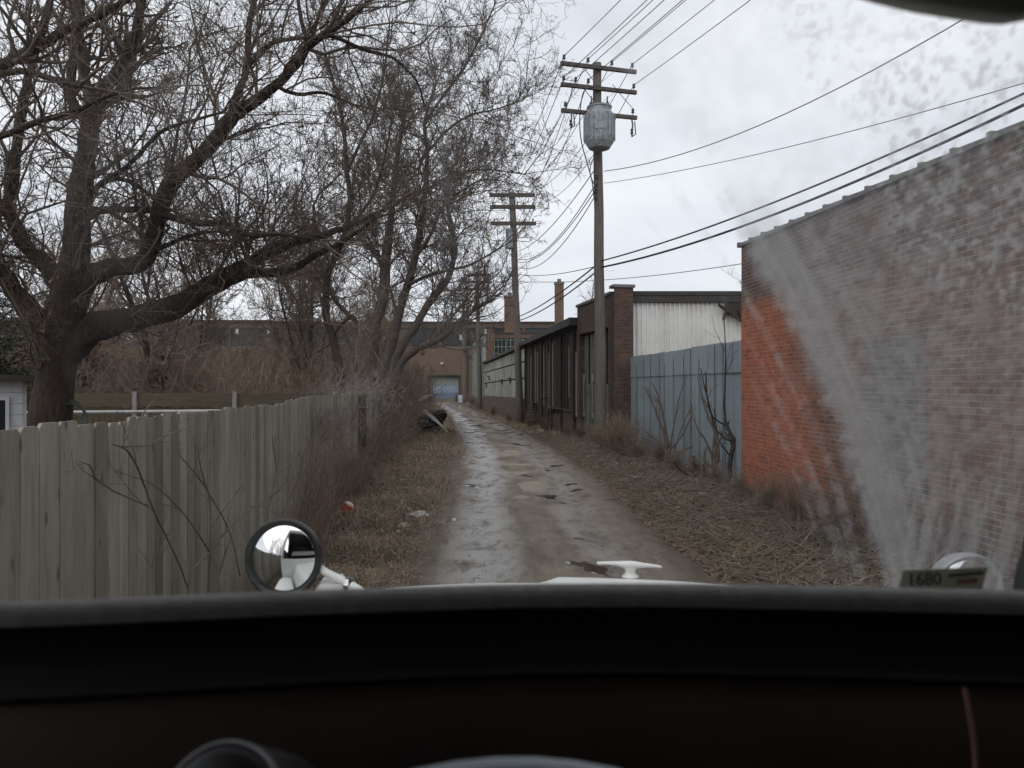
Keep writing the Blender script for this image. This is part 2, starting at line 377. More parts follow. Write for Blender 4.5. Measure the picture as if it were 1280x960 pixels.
def sprout(pts, rad, per, lo=.25, spread=1.0, up=.15, lf=.55, rf=.6, lmin=.05, rmin=.003, keep=.45):
    N, K1, _ = pts.shape; n = N * per; bi = np.repeat(np.arange(N), per)
    t = (lo + (1 - lo) * rng.random(n)) * (K1 - 1.001); k = t.astype(int); fr = (t - k)[:, None]
    st = pts[bi, k] * (1 - fr) + pts[bi, k + 1] * fr; tan = unit(pts[bi, k + 1] - pts[bi, k])
    rnd = rng.normal(0, 1, (n, 3)); rnd = unit(rnd - tan * (rnd * tan).sum(1, keepdims=True))
    d = unit(tan * keep + rnd * spread * .6 + np.array([0, 0, up]))
    L0 = np.linalg.norm(np.diff(pts, axis=1), axis=2).sum(1)[bi]
    ln = np.maximum(L0 * lf * (.45 + .8 * rng.random(n)) * (1.15 - .6 * t / (K1 - 1)), lmin)
    r = np.maximum((rad[bi, k] * (1 - fr[:, 0]) + rad[bi, k + 1] * fr[:, 0]) * rf, rmin)
    return st, d, ln, r
def smooth_poly(pts, rad, sub=4, jit=0):
    out, ro = [], []; n = len(pts)
    for i in range(n - 1):
        p0, p1, p2, p3 = pts[max(i - 1, 0)], pts[i], pts[i + 1], pts[min(i + 2, n - 1)]
        for q in range(sub):
            t = q / sub
            v = .5 * ((2 * p1) + (p2 - p0) * t + (2 * p0 - 5 * p1 + 4 * p2 - p3) * t * t + (3 * p1 - p0 - 3 * p2 + p3) * t ** 3)
            if jit and not (i == 0 and q == 0): v = v + Vector((random.gauss(0, jit), random.gauss(0, jit), random.gauss(0, jit))) * min(rad[i] * .5, .035)
            out.append(v); ro.append((rad[i] * (1 - t) + rad[i + 1] * t) * (1 + random.uniform(-.03, .03)))
    out.append(pts[-1]); ro.append(rad[-1]); return out, ro

# ------------------------------------------------------------------ plan of the place
def lerp(tab, y):
    if y <= tab[0][0]: return tab[0][1]
    for (a, va), (b, vb) in zip(tab, tab[1:]):
        if y <= b: return va + (vb - va) * (y - a) / (b - a)
    return tab[-1][1]
PROF = [(-60, 0), (24, 0), (30, -.07), (36, -.17), (49, -.4), (65, -.56), (80, -.6), (95, -.5), (110, -.38), (400, -.38)]
ROADL = [(-60, 1.2), (-8, -.9), (8.5, -1.28), (12.4, -1.3), (17.6, -1.42), (26.4, -1.9), (34.8, -2.45), (49.9, -3.8), (62, -5.0), (75, -6.4), (90, -8.8), (104, -12), (112, -13)]
ROADR = [(-60, 5), (-8, 2.9), (8.5, 2.2), (12.4, 2.0), (17.6, 1.9), (26.4, 1.4), (34.8, .8), (49.9, -.45), (62, -1.7), (75, -3.1), (90, -5.0), (104, -6.6), (112, -7)]
FENCE = [(-2.1, -14), (-2.36, -1), (-2.42, 3.6), (-2.5, 8.2), (-2.75, 9.6), (-3.2, 12.3), (-3.9, 21), (-4.6, 28)]
FX = [(y, x) for x, y in FENCE] + [(40, -6.2), (75, -10), (110, -16)]
WALLX = [(-60, 9), (-14, 6.36), (15.4, 4.6), (15.6, 4.5), (27.8, 4.25), (28, 3.7), (33, 2.8), (49, .8), (80, -3.06), (95, -4.95), (110, -6)]
def base(y): return lerp(PROF, y)
def gz(x, y):
    b = base(y)
    if y > 200 or abs(x) > 60: return b
    l, r = lerp(ROADL, y), lerp(ROADR, y)
    d = max(l - x, x - r)
    if d < -.15: return b - .04
    k = min(1, (d + .15) / .7)
    n = noise.noise(Vector((x * .9, y * .9, 3))) * .07 + noise.noise(Vector((x * .3, y * .3, 9))) * .10 + noise.noise(Vector((x * 3.3, y * 3.3, 5))) * .025
    side = 0.05 if x < l else .07
    return b - .04 * (1 - k) + k * (n + side)
def spaced(a, b, near, n0, grow_):
    xs = [near]; s = n0
    while xs[-1] < b: xs.append(xs[-1] + s); s *= grow_
    lo = [near]; s = n0
    while lo[-1] > a: lo.append(lo[-1] - s); s *= grow_
    return sorted(set(lo[1:] + xs))
xs = spaced(-900, 900, 0, .16, 1.022); ys = spaced(-60, 1500, 8, .13, 1.014)
V = [(x, y, gz(x, y)) for y in ys for x in xs]; nx = len(xs)
Q = [(j * nx + i, j * nx + i + 1, (j + 1) * nx + i + 1, (j + 1) * nx + i) for j in range(len(ys) - 1) for i in range(nx - 1)]
gm = MB(); gm.v = V; gm.f = Q; gm.mi = [0] * len(Q)
m, n, b, out = newmat('verge_soil'); g = G(n); ob = g.tex('Object')
f = g.noise(ob, 2.2, 10, .72); f2 = g.noise(ob, 28, 8, .75); f3 = g.noise(ob, .55, 5, .6)
col = g.mix(g.ramp(f, [(.35, 0), (.65, 1)]), (.085, .060, .043), (.19, .142, .10))
col = g.mix(g.ramp(f2, [(.42, 0), (.62, .8)]), col, (.29, .225, .155))
col = g.mix(g.math('MULTIPLY', g.ramp(f3, [(.55, 0), (.72, 1)]), .5), col, (.11, .115, .05))
col = g.mix(g.math('MULTIPLY', g.ramp(f2, [(.25, 1), (.42, 0)]), .7), col, (.035, .025, .02))
g.link(col, b.inputs['Base Color']); b.inputs['Roughness'].default_value = .95
g.link(g.bump(g.math('ADD', f2, f), .9, .05), b.inputs['Normal'])
tag(gm.build('ground', m, smooth=True), kind='structure')

# road: uv = metres across / along
m, n, b, out = newmat('alley_mud'); g = G(n); uv = g.tex('UV'); ob = g.tex('Object'); u, v, _ = g.xyz(uv)
wob = g.math('MULTIPLY', g.math('SUBTRACT', g.noise(g.map(uv, (.3, .12, 1)), 1, 3), .5), 1.1)
uw = g.math('ADD', u, wob)
fine = g.noise(uv, 38, 8, .75); mid = g.noise(g.map(uv, (1.5, .55, 1)), 1.6, 8, .68); big = g.noise(g.map(uv, (1, .28, 1)), .75, 6, .6)
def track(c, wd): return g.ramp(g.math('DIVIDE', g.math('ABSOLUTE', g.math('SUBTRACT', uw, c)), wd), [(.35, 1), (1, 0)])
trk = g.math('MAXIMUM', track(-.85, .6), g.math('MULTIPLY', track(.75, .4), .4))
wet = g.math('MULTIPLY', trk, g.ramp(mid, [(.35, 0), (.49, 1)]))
col = g.mix(g.ramp(mid, [(.35, 0), (.68, 1)]), (.112, .086, .063), (.255, .215, .172))
col = g.mix(g.math('MULTIPLY', g.ramp(fine, [(.42, 0), (.68, 1)]), .5), col, (.33, .285, .235))
wet_sheen = g.math('MULTIPLY', wet, g.ramp(fine, [(.36, .35), (.52, 1)])); col = g.mix(g.math('MULTIPLY', wet_sheen, .85), col, (.46, .455, .445))  # whitish sky reflection on the wet track painted into the base colour
stain = g.ramp(g.noise(g.map(uv, (1.2, .5, 1), (2, 5, 0)), 2.6, 7, .7), [(.5, 0), (.62, 1)]); col = g.mix(g.math('MULTIPLY', stain, .45), col, (.075, .058, .045))
# bare concrete islands along the crown of the road
ctr = g.math('MULTIPLY', g.ramp(g.math('DIVIDE', g.math('ABSOLUTE', g.math('SUBTRACT', uw, .05)), .5), [(.5, 1), (1, 0)]), g.ramp(g.noise(g.map(uv, (.8, .42, 1), (3, 8.8, 0)), 1.1, 4, .5), [(.54, 0), (.57, 1)]))
col = g.mix(g.math('MULTIPLY', ctr, .8), col, (.33, .285, .225))
# puddles: rare near, frequent far along the alley
far = g.step(v, 24, 42)
pn = g.noise(g.map(uv, (.75, .55, 1), (7, 1, 0)), 1.25, 5, .5)
thr = g.math('SUBTRACT', .63, g.math('MULTIPLY', far, .09))
pud = g.ramp(g.math('SUBTRACT', pn, thr), [(0, 0), (.012, 1)])
edge_f = g.step(g.math('ABSOLUTE', u), 1.65, 1.25)
pud = g.math('MULTIPLY', pud, edge_f)
rim = g.math('MULTIPLY', g.ramp(g.math('SUBTRACT', pn, g.math('SUBTRACT', thr, .045)), [(0, 0), (.03, 1)]), edge_f)
col = g.mix(g.math('MULTIPLY', rim, .5), col, (.075, .06, .047))
col = g.mix(pud, col, (.05, .038, .028))
eg = g.math('MULTIPLY', g.ramp(g.math('ADD', g.math('DIVIDE', g.math('ABSOLUTE', u), 1.8), g.math('MULTIPLY', g.math('SUBTRACT', mid, .5), .8)), [(.74, 0), (.95, 1)]), 1)
col = g.mix(eg, col, (.10, .076, .056))
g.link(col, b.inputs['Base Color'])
rg = g.math('SUBTRACT', .85, g.math('MULTIPLY', wet, .42)); rg = g.math('SUBTRACT', rg, g.math('MULTIPLY', rim, .25))
rg = g.math('MULTIPLY', rg, g.math('SUBTRACT', 1, pud)); rg = g.math('ADD', rg, .04); g.link(rg, b.inputs['Roughness'])
wv = n.nodes.new('ShaderNodeTexWave'); wv.wave_type = 'BANDS'; wv.bands_direction = 'Y'; wv.inputs['Scale'].default_value = 4.2; wv.inputs['Distortion'].default_value = 2.5; wv.inputs['Detail Scale'].default_value = 3
g.link(uv, wv.inputs['Vector'])
tr2 = g.math('MAXIMUM', track(-1.42, .28), g.math('MAXIMUM', track(-1.1, .14), track(.9, .2)))
hh = g.math('ADD', g.math('MULTIPLY', g.math('MULTIPLY', wv.outputs['Fac'], tr2), g.math('SUBTRACT', 1, far)), g.math('ADD', g.math('MULTIPLY', fine, .8), g.math('MULTIPLY', mid, 1.6)))
bp = n.nodes.new('ShaderNodeBump'); bp.inputs['Distance'].default_value = .06; g.link(hh, bp.inputs['Height']); g.link(g.math('MULTIPLY', g.math('SUBTRACT', 1, pud), .75), bp.inputs['Strength'])
g.link(bp.outputs[0], b.inputs['Normal'])
me = bpy.data.meshes.new('road'); vs, fs, uvs = [], [], []
yy = [-50 + 2 * k for k in range(26)] + [2.2 + .12 * k for k in range(320)] + [40.9 + .5 * k for k in range(143)]; NC = 44
def rutz(s, hw, y):  # shallow ruts
    uu = s * hw
    return -.045 * math.exp(-((uu + .9) / .22) ** 2) - .04 * math.exp(-((uu - .85) / .22) ** 2) - .03 * math.exp(-((uu + 1.4) / .12) ** 2) + .02 * math.exp(-(uu / .35) ** 2) + .02 * noise.noise(Vector((uu * 1.5, y * .7, 1))) + .012 * noise.noise(Vector((uu * 6, y * 3, 4)))
for y in yy:
    l, r = lerp(ROADL, y) - .25, lerp(ROADR, y) + .25; c, hw = (l + r) / 2, (r - l) / 2
    for k in range(NC + 1):
        s = -1 + 2 * k / NC
        ee = .05 * max(0, abs(s) - .86) / .14
        vs.append((c + s * hw + (.12 * noise.noise(Vector((s, y * .8, 0))) if abs(s) > .95 else 0), y, base(y) + .035 + rutz(s, hw, y) - ee)); uvs.append((s * hw, y))
for j in range(len(yy) - 1):
    for k in range(NC): a = j * (NC + 1) + k; fs.append((a, a + 1, a + NC + 2, a + NC + 1))
me.from_pydata(vs, [], fs); ul = me.uv_layers.new(name='UVMap')
for lp in me.loops: ul.data[lp.index].uv = uvs[lp.vertex_index]
me.polygons.foreach_set('use_smooth', [True] * len(fs)); me.materials.append(m)
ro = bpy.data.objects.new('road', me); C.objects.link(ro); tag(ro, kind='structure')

# ------------------------------------------------------------------ right side: red brick warehouse
loc, rz, LN = frame((4.6, 15.4), (6.36, -14))
t = thing('brick_warehouse', 'big orange-red and sooty brick warehouse wall beside the blue sheet metal fence', 'building', loc, rz)
top = lambda x: 4.95 - .028 * x
mb = MB(); k = 14
mb.hexa([(0, 0, -.6), (LN, 0, -.6), (LN, .35, -.6), (0, .35, -.6), (0, 0, top(0)), (LN, 0, top(LN)), (LN, .35, top(LN)), (0, .35, top(0))])
mb.hexa([(0, .352, -.6), (.35, .352, -.6), (.35, 16, -.6), (0, 16, -.6), (0, .352, 4.95), (.35, .352, 4.95), (.35, 16, 4.95), (0, 16, 4.95)])
mb.build('wall', M['brick_red'], t)
mb = MB(); x = -.08
while x < LN:
    e = min(x + .62, LN); z0, z1 = top(x), top(e)
    mb.hexa([(x, -.05, z0 + .003), (e - .01, -.05, z1 + .003), (e - .01, .4, z1 + .003), (x, .4, z0 + .003), (x, -.05, z0 + .075), (e - .01, -.05, z1 + .055), (e - .01, .4, z1 + .055), (x, .4, z0 + .075)])
    mb.box(x - .015, x + .05, -.058, .405, z0 - .005, z0 + .095); x += .62
mb.build('coping', M['coping'], t)
MB().box(.4, LN, .4, 16, 3.9, 4.1).build('roof', M['tar'], t)

# blue sheet fence
loc, rz, LN = frame((4.64, 15.43), (4.28, 27.7))
t = thing('metal_fence', 'tall fence of faded blue metal sheets between brick corner and white shed', 'fence', loc, rz)
mb = MB(); mu = MB(); x = 0.0
while x < LN - .2:
    wd = min(random.choice([.62, 1.1, 1.25, 1.3, .75]), LN - x); o = random.uniform(0, .03); tz = 3.1 + .005 * x
    mb.box(x + .017, x + wd - .017, -o - .02, -o, -.4, 2.47 + random.uniform(-.015, .015))
    mu.box(x + .014, x + wd - .014, .003, .015, 2.44, tz + random.uniform(-.02, .02))
    mb.box(x + wd - .008, x + wd + .006, .0165, .026, -.4, tz - .03 + random.uniform(-.3, .02) * (x % 1 > .5), mi=1); x += wd
mb.build('lower_sheet', [M['blue_sheet'], M['dark_wood']], t); mu.build('upper_sheet', M['blue_sheet'], t)
mb = MB(); mb.box(0, LN, -.14, -.06, .4, .5); mb.box(0, LN, -.14, -.06, 1.4, 1.5); mb.box(0, LN, -.14, -.06, 2.4, 2.5)
mb.build('rail', M['dark_wood'], t); MB().box(.01, LN, -.055, -.052, -.4, 3.0).build('seam_shade_sheet', M['dark_wood'], t)  # last: dark sheet added behind the gaps so the seams look shaded
for q in range(6):
    MB().box(q * LN / 5 - .05 if q else .0, q * LN / 5 + .05, -.245, -.145, -.4, 2.9).build('post', M['dark_wood'], t)

# white corrugated shed
t = thing('corrugated_shed', 'white corrugated metal shed with black roof edge behind the blue fence', 'shed', (4.42, 28.3, 0), 0)
mb = MB(); n_ = 0; xx = []; x = 0
while x < 8.4:
    for dx, dy in ((0, 0), (.02, -.09), (.055, -.09), (.07, 0)): xx.append((x + dx, dy))
    x += .17
vs = [(a, b_, -.3) for a, b_ in xx] + [(a, b_, 5.2) for a, b_ in xx] + [(a, b_ + .004, -.3) for a, b_ in xx] + [(a, b_ + .004, 5.2) for a, b_ in xx]; q = len(xx)
mb.add(vs, [(i, i + 1, q + i + 1, q + i) for i in range(q - 1)] + [(2 * q + i + 1, 2 * q + i, 3 * q + i, 3 * q + i + 1) for i in range(q - 1)])
mb.box(8.44, 8.5, 0, 9, -.3, 5.2); mb.box(.02, 8.42, 8.9, 9, -.3, 5.2)
mb.build('wall', M['white_corr'], t)
mb = MB(); mb.box(-.05, 8.7, -.22, 9.2, 5.46, 5.6); mb.box(-.04, 8.68, -.19, -.13, 5.2, 5.455); mb.build('roof', M['tar'], t)
mb = MB(); mb.box(3.4, 4.0, -.3, -.1, 4.75, 5.15); mb.bar((3.1, -.3, 5.1), (4.1, -.25, 4.4), .12, .08); mb.bar((3.45, -.25, 5.15), (3.3, -.3, 4.55), .2, .05); mb.bar((3.8, -.32, 4.9), (4.15, -.2, 4.2), .16, .05)
mb.build('broken_gutter', M['dark_wood'], t)

# dark brick garage with rotten doors
A, B = (2.82, 33.2), (3.72, 27.9); loc, rz, LN = frame(A, B)
t = thing('brick_garage', 'dark brick garage front with rotting tall grey doors behind the transformer pole', 'building', loc, rz)
mb = MB(); TZ = 5.5
mb.box(0, .32, 0, .4, -.6, TZ); mb.box(.32, 4.62, 0, .4, 4.32, TZ); mb.box(4.62, LN, 0, .4, -.6, TZ)
# pilaster facing the camera
mb.box(LN + .003, LN + .1, -.02, .68, -.6, TZ + .2)
mb.box(LN - .35, LN, .403, .68, -.6, TZ + .2)
mb.box(0, .35, .403, 6, -.6, TZ); mb.box(.36, LN - .36, 1.6, 1.9, -.6, TZ)
mb.build('wall', M['brick_dark'], t)
mb = MB(); mb.box(-.06, LN - .4, -.06, .46, TZ + .003, TZ + .11); mb.box(LN - .4, LN + .16, -.08, .74, TZ + .203, TZ + .31); mb.build('coping', M['coping'], t)
MB().box(.36, LN - 2.0, .41, 6, 4.9, 5.1).build('roof', M['tar'], t)
for (x0, x1) in ((.34, 1.7), (1.72, 3.1), (3.12, 4.6)):
    d = MB(); x = x0
    while x < x1 - .02:
        wd = min(random.uniform(.16, .3), x1 - x); zb = random.uniform(-.3, .5) if random.random() < .35 else -.3
        if not (2.9 < x < 3.5 or (.9 < x < 1.2)): d.box(x + .006, x + wd - .006, .2 + random.uniform(0, .02), .245, zb, 4.3 - random.uniform(0, .06))
        else: d.box(x + .006, x + wd - .006, .2, .245, zb, 2.2)
        x += wd
    D = d.build('door', M['door_green'], t)
    h = MB(); h.box(x0 + .05, x0 + .3, .15, .195, 2.3, 2.6); h.box(x0 + .05, x0 + .25, .15, .195, .8, 1.05); h.box(x0 + .12, x0 + .2, .14, .18, 1.1, 2.3); h.build('hinge', M['pale_strip'], D)
MB().box(.33, 4.61, .5, .55, -.5, 4.31).build('interior_shade', M['black'], t)  # black sheet standing in for the unlit garage interior
mb = MB(); mb.box(3.0, 3.06, .12, .18, 2.2, 4.3); mb.box(3.9, 3.96, .12, .18, 2.2, 4.3); mb.box(3.06, 3.9, .12, .18, 3.2, 3.26); mb.build('window_frame', M['dark_wood'], t)

# dark wooden shed
A, B = (2.80, 33.3), (.815, 49.0); loc, rz, LN = frame(B, A)   # local x from far end to near end, local y to the left(-X)... outward is +y? handled by sign
def along(px):
    d = 6.94 / ((px - 640) / 960 + .125); return (d - 33.3) / (49 - 33.3) * LN   # from near end
loc, rz, LN = frame(A, B)   # x: near -> far ; y axis points to -X (outward to the alley)
t = thing('wooden_shed', 'long black weathered board shed with pale strips and sagging dark roof edge', 'shed', loc, rz)
mb = MB(); mb.box(.02, LN, -.32, -.12, -.8, 4.6); mb.box(LN - .2, LN, -6, -.325, -.8, 4.6); mb.box(.05, .25, -6, -.325, -.8, 4.6); mb.build('wall', M['black'], t)
mb = MB(); x = .05
while x < LN - .1:
    wd = random.uniform(.12, .3)
    if random.random() < .86:
        zt = random.uniform(4.4, 4.62); zb = (.75 if 0.2 < x < 6 else -.5) + random.uniform(-.1, .25); y0 = random.uniform(-.11, -.06)
        mb.box(x, x + wd - .02, y0, y0 + .03, zb, zt)
    x += wd
for x in (0.5, 3.4, 6.1, 9.2, 12.5, 15.4): mb.box(x, x + .16, -.05, .06, -.6, 4.6)
mb.build('cladding', M['dark_wood'], t)
mb = MB(); mb.box(.7, 3.35, -.11, -.03, -.5, .95); mb.box(3.6, 6.05, -.11, -.05, -.5, .7); mb.build('skirting_panel', M['brown_board'], t)
mb = MB()
for px, z0, z1, wd in ((720.5, .8, 3.6, .12), (711, 1.6, 3.9, .05), (691, .9, 4.3, .1), (686, .9, 3.8, .05), (680, 1.0, 4.3, .06), (672, 1.1, 4.0, .05), (669.5, .4, 4.2, .08), (664, .6, 3.9, .06)):
    x = along(px); MB().box(x, x + wd * 1.25, -.02, .03, z0, z1).build('pale_strip', M['pale_strip'], t)
MB().box(.55, 6.1, -.04, .03, .95, 1.05).build('ledge', M['dark_wood'], t); MB().box(6.3, 9.2, -.04, .02, 1.5, 1.58).build('ledge', M['dark_wood'], t); mb = MB()
for q in range(9): mb.box(11.2 + .06 * (q % 2), 12.4, -.02, .10 + .03 * (q % 3), -.3 + q * .17, -.3 + q * .17 + .05)
mb.build('loose_batten', M['dark_wood'], t)
mb = MB()
mb.hexa([(-.1, -6.2, 4.72), (LN + .1, -6.2, 4.62), (LN + .1, .34, 4.62), (-.1, .34, 4.74), (-.1, -6.2, 5.05), (LN + .1, -6.2, 4.85), (LN + .1, .34, 4.85), (-.1, .34, 5.08)])
mb.build('roof', M['tar'], t)
for x, z in ((2.0, 5.5), (9.0, 5.6)):
    mb = MB(); mb.lathe([(.07, 4.9), (.07, z), (.12, z + .02), (.12, z + .12), (.05, z + .18)], (x, -2.5, 0), 10); mb.build('vent_pipe', M['tar'], t)

# white panel shed
A, B = (.78, 49.3), (-3.02, 79.7); loc, rz, LN = frame(A, B)
t = thing('panel_shed', 'low shed of pale grey wall panels on a dark brick base along the alley', 'shed', loc, rz)
zp = lambda x: 1.24 - .009 * x; zr = lambda x: 4.62 - .0115 * x
mb = MB(); mb.hexa([(0, -.4, -1), (LN, -.4, -1), (LN, 0, -1), (0, 0, -1), (0, -.4, zp(0)), (LN, -.4, zp(LN)), (LN, 0, zp(LN)), (0, 0, zp(0))]); mb.box(0, .3, -7, -.41, -1, 4.4); mb.box(LN - .3, LN, -7, -.41, -1, 4.2)
mb.build('brick_base', M['brick_base'], t)
mb = MB(); x = .3
for q in range(13):
    wd = (LN - .4) / 13; x0, x1 = .3 + q * wd + .02, .3 + (q + 1) * wd - .03
    for (f0, f1) in ((.0, .40), (.41, .73), (.74, 1)):
        za, zb = zp(x0) + .02 + (zr(x0) - zp(x0) - .05) * f0, zp(x0) + .02 + (zr(x0) - zp(x0) - .05) * f1 - .03
        o = random.uniform(-.02, .02)
        mb.box(x0 + .03, x1 - .03, -.2 + o, -.1 + o, za, zb - .04)
mb.build('wall_panel', M['panel_grey'], t)
MB().hexa([(.02, -.39, zp(0)), (LN, -.39, zp(LN)), (LN, -.23, zp(LN)), (.02, -.23, zp(0)), (.02, -.39, 4.55), (LN, -.39, 4.2), (LN, -.23, 4.2), (.02, -.23, 4.55)]).build('frame', M['black'], t)
mb = MB(); mb.hexa([(-.1, -7, zr(0)), (LN, -7, zr(LN)), (LN, .15, zr(LN)), (-.1, .15, zr(0)), (-.1, -7, zr(0) + .2), (LN, -7, zr(LN) + .2), (LN, .15, zr(LN) + .2), (-.1, .15, zr(0) + .2)]); mb.build('roof', M['tar'], t)
for x, z in ((3.0, 3.0), (7.5, 2.6), (13, 2.5), (24, 2.9), (27, 2.2)):
    mb = MB(); mb.box(x, x + .8, -.05, .12, z, z + .07); mb.box(x, x + .06, -.06, .03, z - .35, z); mb.build('vent_flap', M['black'], t)

# tall pale corrugated building beyond
A, B = (-3.05, 80.0), (-4.93, 95.5); loc, rz, LN = frame(A, B)
t = thing('corrugated_building', 'tall pale green corrugated metal building beyond the low panel shed', 'building', loc, rz)
mb = MB(); mb.box(0, LN, -.34, -.05, .7, 7.3)
for q in range(int(LN / .3)): mb.box(q * .3, q * .3 + .15, -.05, .0, .7, 7.3)
mb.build('wall', M['pale_corr'], t); MB().box(-.05, LN, -.34, .04, -1.2, .695).build('brick_base', M['brick_base'], t); MB().box(-.1, LN + .1, -.38, .1, 7.3, 7.42).build('roof', M['brown_board'], t)

# brick block with steel windows
t = thing('brick_block', 'orange brick block with dark steel factory windows above the panel shed', 'building', (-2.66, 80.1, 0), 0)
mb = MB(); mb.box(.75, 8.0, 0, 12, -1, 4.6); mb.box(0.0, .75, 0, 12, -1, 8.0); mb.box(.753, 8, 0, 12, 7.0, 7.45); mb.box(.753, 8, .5, 12, 4.603, 6.997)
mb.build('wall', M['brick_orange'], t)
for q in range(4):
    W = MB().box(.8 + q * 1.3, 2.02 + q * 1.3, .1, .16, 4.65, 6.95).build('window', M['glass_dark'], t)
    f_ = MB()
    for a in range(4): f_.box(.8 + q * 1.3 + a * .39, .85 + q * 1.3 + a * .39, .04, .1, 4.62, 6.98)
    for a in range(4): f_.box(.8 + q * 1.3, 2.02 + q * 1.3, .045, .095, 4.65 + a * .71, 4.7 + a * .71)
    f_.build('frame', M['pale_corr'], W)
MB().box(-.05, .85, -.1, 12, 8.005, 8.15).build('coping', M['tar'], t); MB().box(.86, 8.1, -.1, 12, 7.455, 7.55).build('roof', M['tar'], t)

def chimney(x, y, w_, z, label, mat):
    t = thing('chimney', label, 'chimney', (x, y, 0), 0)
    mb = MB(); mb.box(-w_ / 2, w_ / 2, -w_ / 2, w_ / 2, -.6, z); mb.build('shaft', mat, t)
    mb = MB(); mb.box(-w_ / 2 - .08, w_ / 2 + .08, -w_ / 2 - .08, w_ / 2 + .08, z + .003, z + .22); mb.box(-.25, .25, -.25, .25, z + .22, z + .7); mb.build('cap', M['coping'], t)
chimney(-.3, 101.5, 1.45, 13.6, 'squat red brick chimney rising above the brick block by the second utility pole', M['brick_orange'])
chimney(6.2, 101, 1.15, 15.3, 'slender brown brick chimney standing alone above the wooden shed roof', M['brick_factory'])

# factory closing the alley
t = thing('factory', 'long brown brick factory with a roller door closing off the end of the alley', 'building', (0, 110, 0), 0)
mb = MB(); dx0, dx1 = -11.75, -7.65; X0, X1 = -95, 8
mb.box(X0, dx0, 0, .5, -1.2, 7.5); mb.box(dx1, X1, 0, .5, -1.2, 7.5); mb.box(dx0, dx1, 0, .5, 3.3, 7.5)
mb.box(X0, X0 + .5, .5, 30, -1.2, 9.6); mb.box(X1 - .5, X1, .5, 30, -1.2, 10)
mb.build('wall', M['brick_factory'], t)
mb = MB(); mb.box(X0, X1, .02, .5, 10.2, 10.95)
for q in range(18): mb.box(X0 + q * 6.03, X0 + q * 6.03 + .5, .02, .5, 7.503, 10.2)
mb.build('parapet', simple('grey_brown_render', (.115, .092, .078), (.075, .06, .052), .9, 1.5), t)
mb = MB(); mb.box(X0, X1, -.1, .6, 10.953, 11.15); mb.build('coping', M['brown_board'], t)
MB().box(X0, X1, .5, 30, 9.9, 10.2).build('roof', M['tar'], t)
MB().box(X0, -36, 5, 12, 10.2, 11.8).build('monitor_roof', M['brown_board'], t)
for q in range(17):
    x0 = X0 + q * 6.03 + .52; W = MB().box(x0, x0 + 5.49, .2, .25, 7.52, 10.18).build('window', M['glass_dark'], t)
    f_ = MB()
    for a in range(12): f_.box(x0 + a * .495, x0 + a * .495 + .06, .12, .2, 7.52, 10.18)
    for a in range(4): f_.box(x0, x0 + 5.49, .125, .195, 7.55 + a * .86, 7.62 + a * .86)
    f_.build('frame', M['tar'], W)
    cells = MB()
    for c_ in range(4):
        for a in range(12): cells.v.append((x0 + a * .495, .17, 7.55 + c_ * .86))
    for c_ in range(3):
        for a in range(11): cells.f.append((c_ * 12 + a, c_ * 12 + a + 1, c_ * 12 + a + 13, c_ * 12 + a + 12)); cells.mi.append(1 if rng.random() < (.22 if q > 11 else .1) and c_ == 1 + (q % 2) else 0)
    cells.build('glazing', [M['glass_dark'], M['win_white']], W)
# roller door
m, n, b, out = newmat('roller_door'); g = G(n); ob = g.tex('Object'); z = g.xyz(ob)[2]; nn = g.noise(ob, 1.5, 5)
zz = g.math('ADD', z, g.math('MULTIPLY', g.math('SUBTRACT', nn, .5), .35))
g.link(g.ramp(g.math('DIVIDE', g.math('ADD', zz, .4), 3.7), [(0, (.17, .145, .10)), (.14, (.15, .13, .10)), (.16, (.13, .155, .23)), (.36, (.14, .165, .24)), (.38, (.23, .275, .37)), (.62, (.25, .30, .38)), (.66, (.21, .25, .27)), (.72, (.24, .27, .25)), (1, (.15, .165, .145))]), b.inputs['Base Color'])
b.inputs['Roughness'].default_value = .7
wv = n.nodes.new('ShaderNodeTexWave'); wv.bands_direction = 'Z'; wv.inputs['Scale'].default_value = 3.5; g.link(ob, wv.inputs['Vector']); g.link(g.bump(wv.outputs['Fac'], .5, .03), b.inputs['Normal'])
MB().box(dx0, dx1, .3, .36, -1, 3.3).build('roller_door', m, t)
mb = MB(); mb.box(dx0 - .15, dx1 + .15, -.35, -.003, 3.32, 3.5); mb.build('header_shade', M['black'], t)  # black strip standing in for the shadow along the door header
for xj in (dx0 - .25, dx1): MB().box(xj, xj + .25, -.06, -.003, -1, 3.3).build('door_jamb', M['brown_board'], t)
mb = MB(); mb.lathe([(.06, 0), (.2, .05), (.24, .25), (.1, .35)], (-10, -.2, 4.95), 12); mb.build('lamp', M['win_white'], t)
for x in (-7.0, -6.4, -38, -60): MB().tube([(x, -.12, -.6), (x, -.12, 7.4)], .09, 8).build('downspout', M['brown_board'], t)
t = thing('barrel', 'small white barrel standing beside the factory roller door', 'barrel', (-7.2, 107.5, -.38), 0)
MB().lathe([(.28, 0), (.3, .02), (.3, .4), (.32, .42), (.3, .44), (.3, 1.0), (.28, 1.02), (.05, 1.03)], (0, 0, 0), 16).build('drum', M['siding'], t)
MB().lathe([(.305, .28), (.315, .3), (.305, .32)], (0, 0, 0), 16).build('hoop', M['galv'], t)
t = thing('bollard', 'dark steel bollard guarding the edge of the roller door', 'bollard', (-7.75, 106.8, -.38), 0)
MB().lathe([(.11, 0), (.11, .95), (.08, 1.04), (.01, 1.07)], (0, 0, 0), 12).build('post', M['black'], t); MB().lathe([(.2, 0), (.2, .04), (.12, .06)], (0, 0, 0), 12).build('base_plate', M['galv'], t)

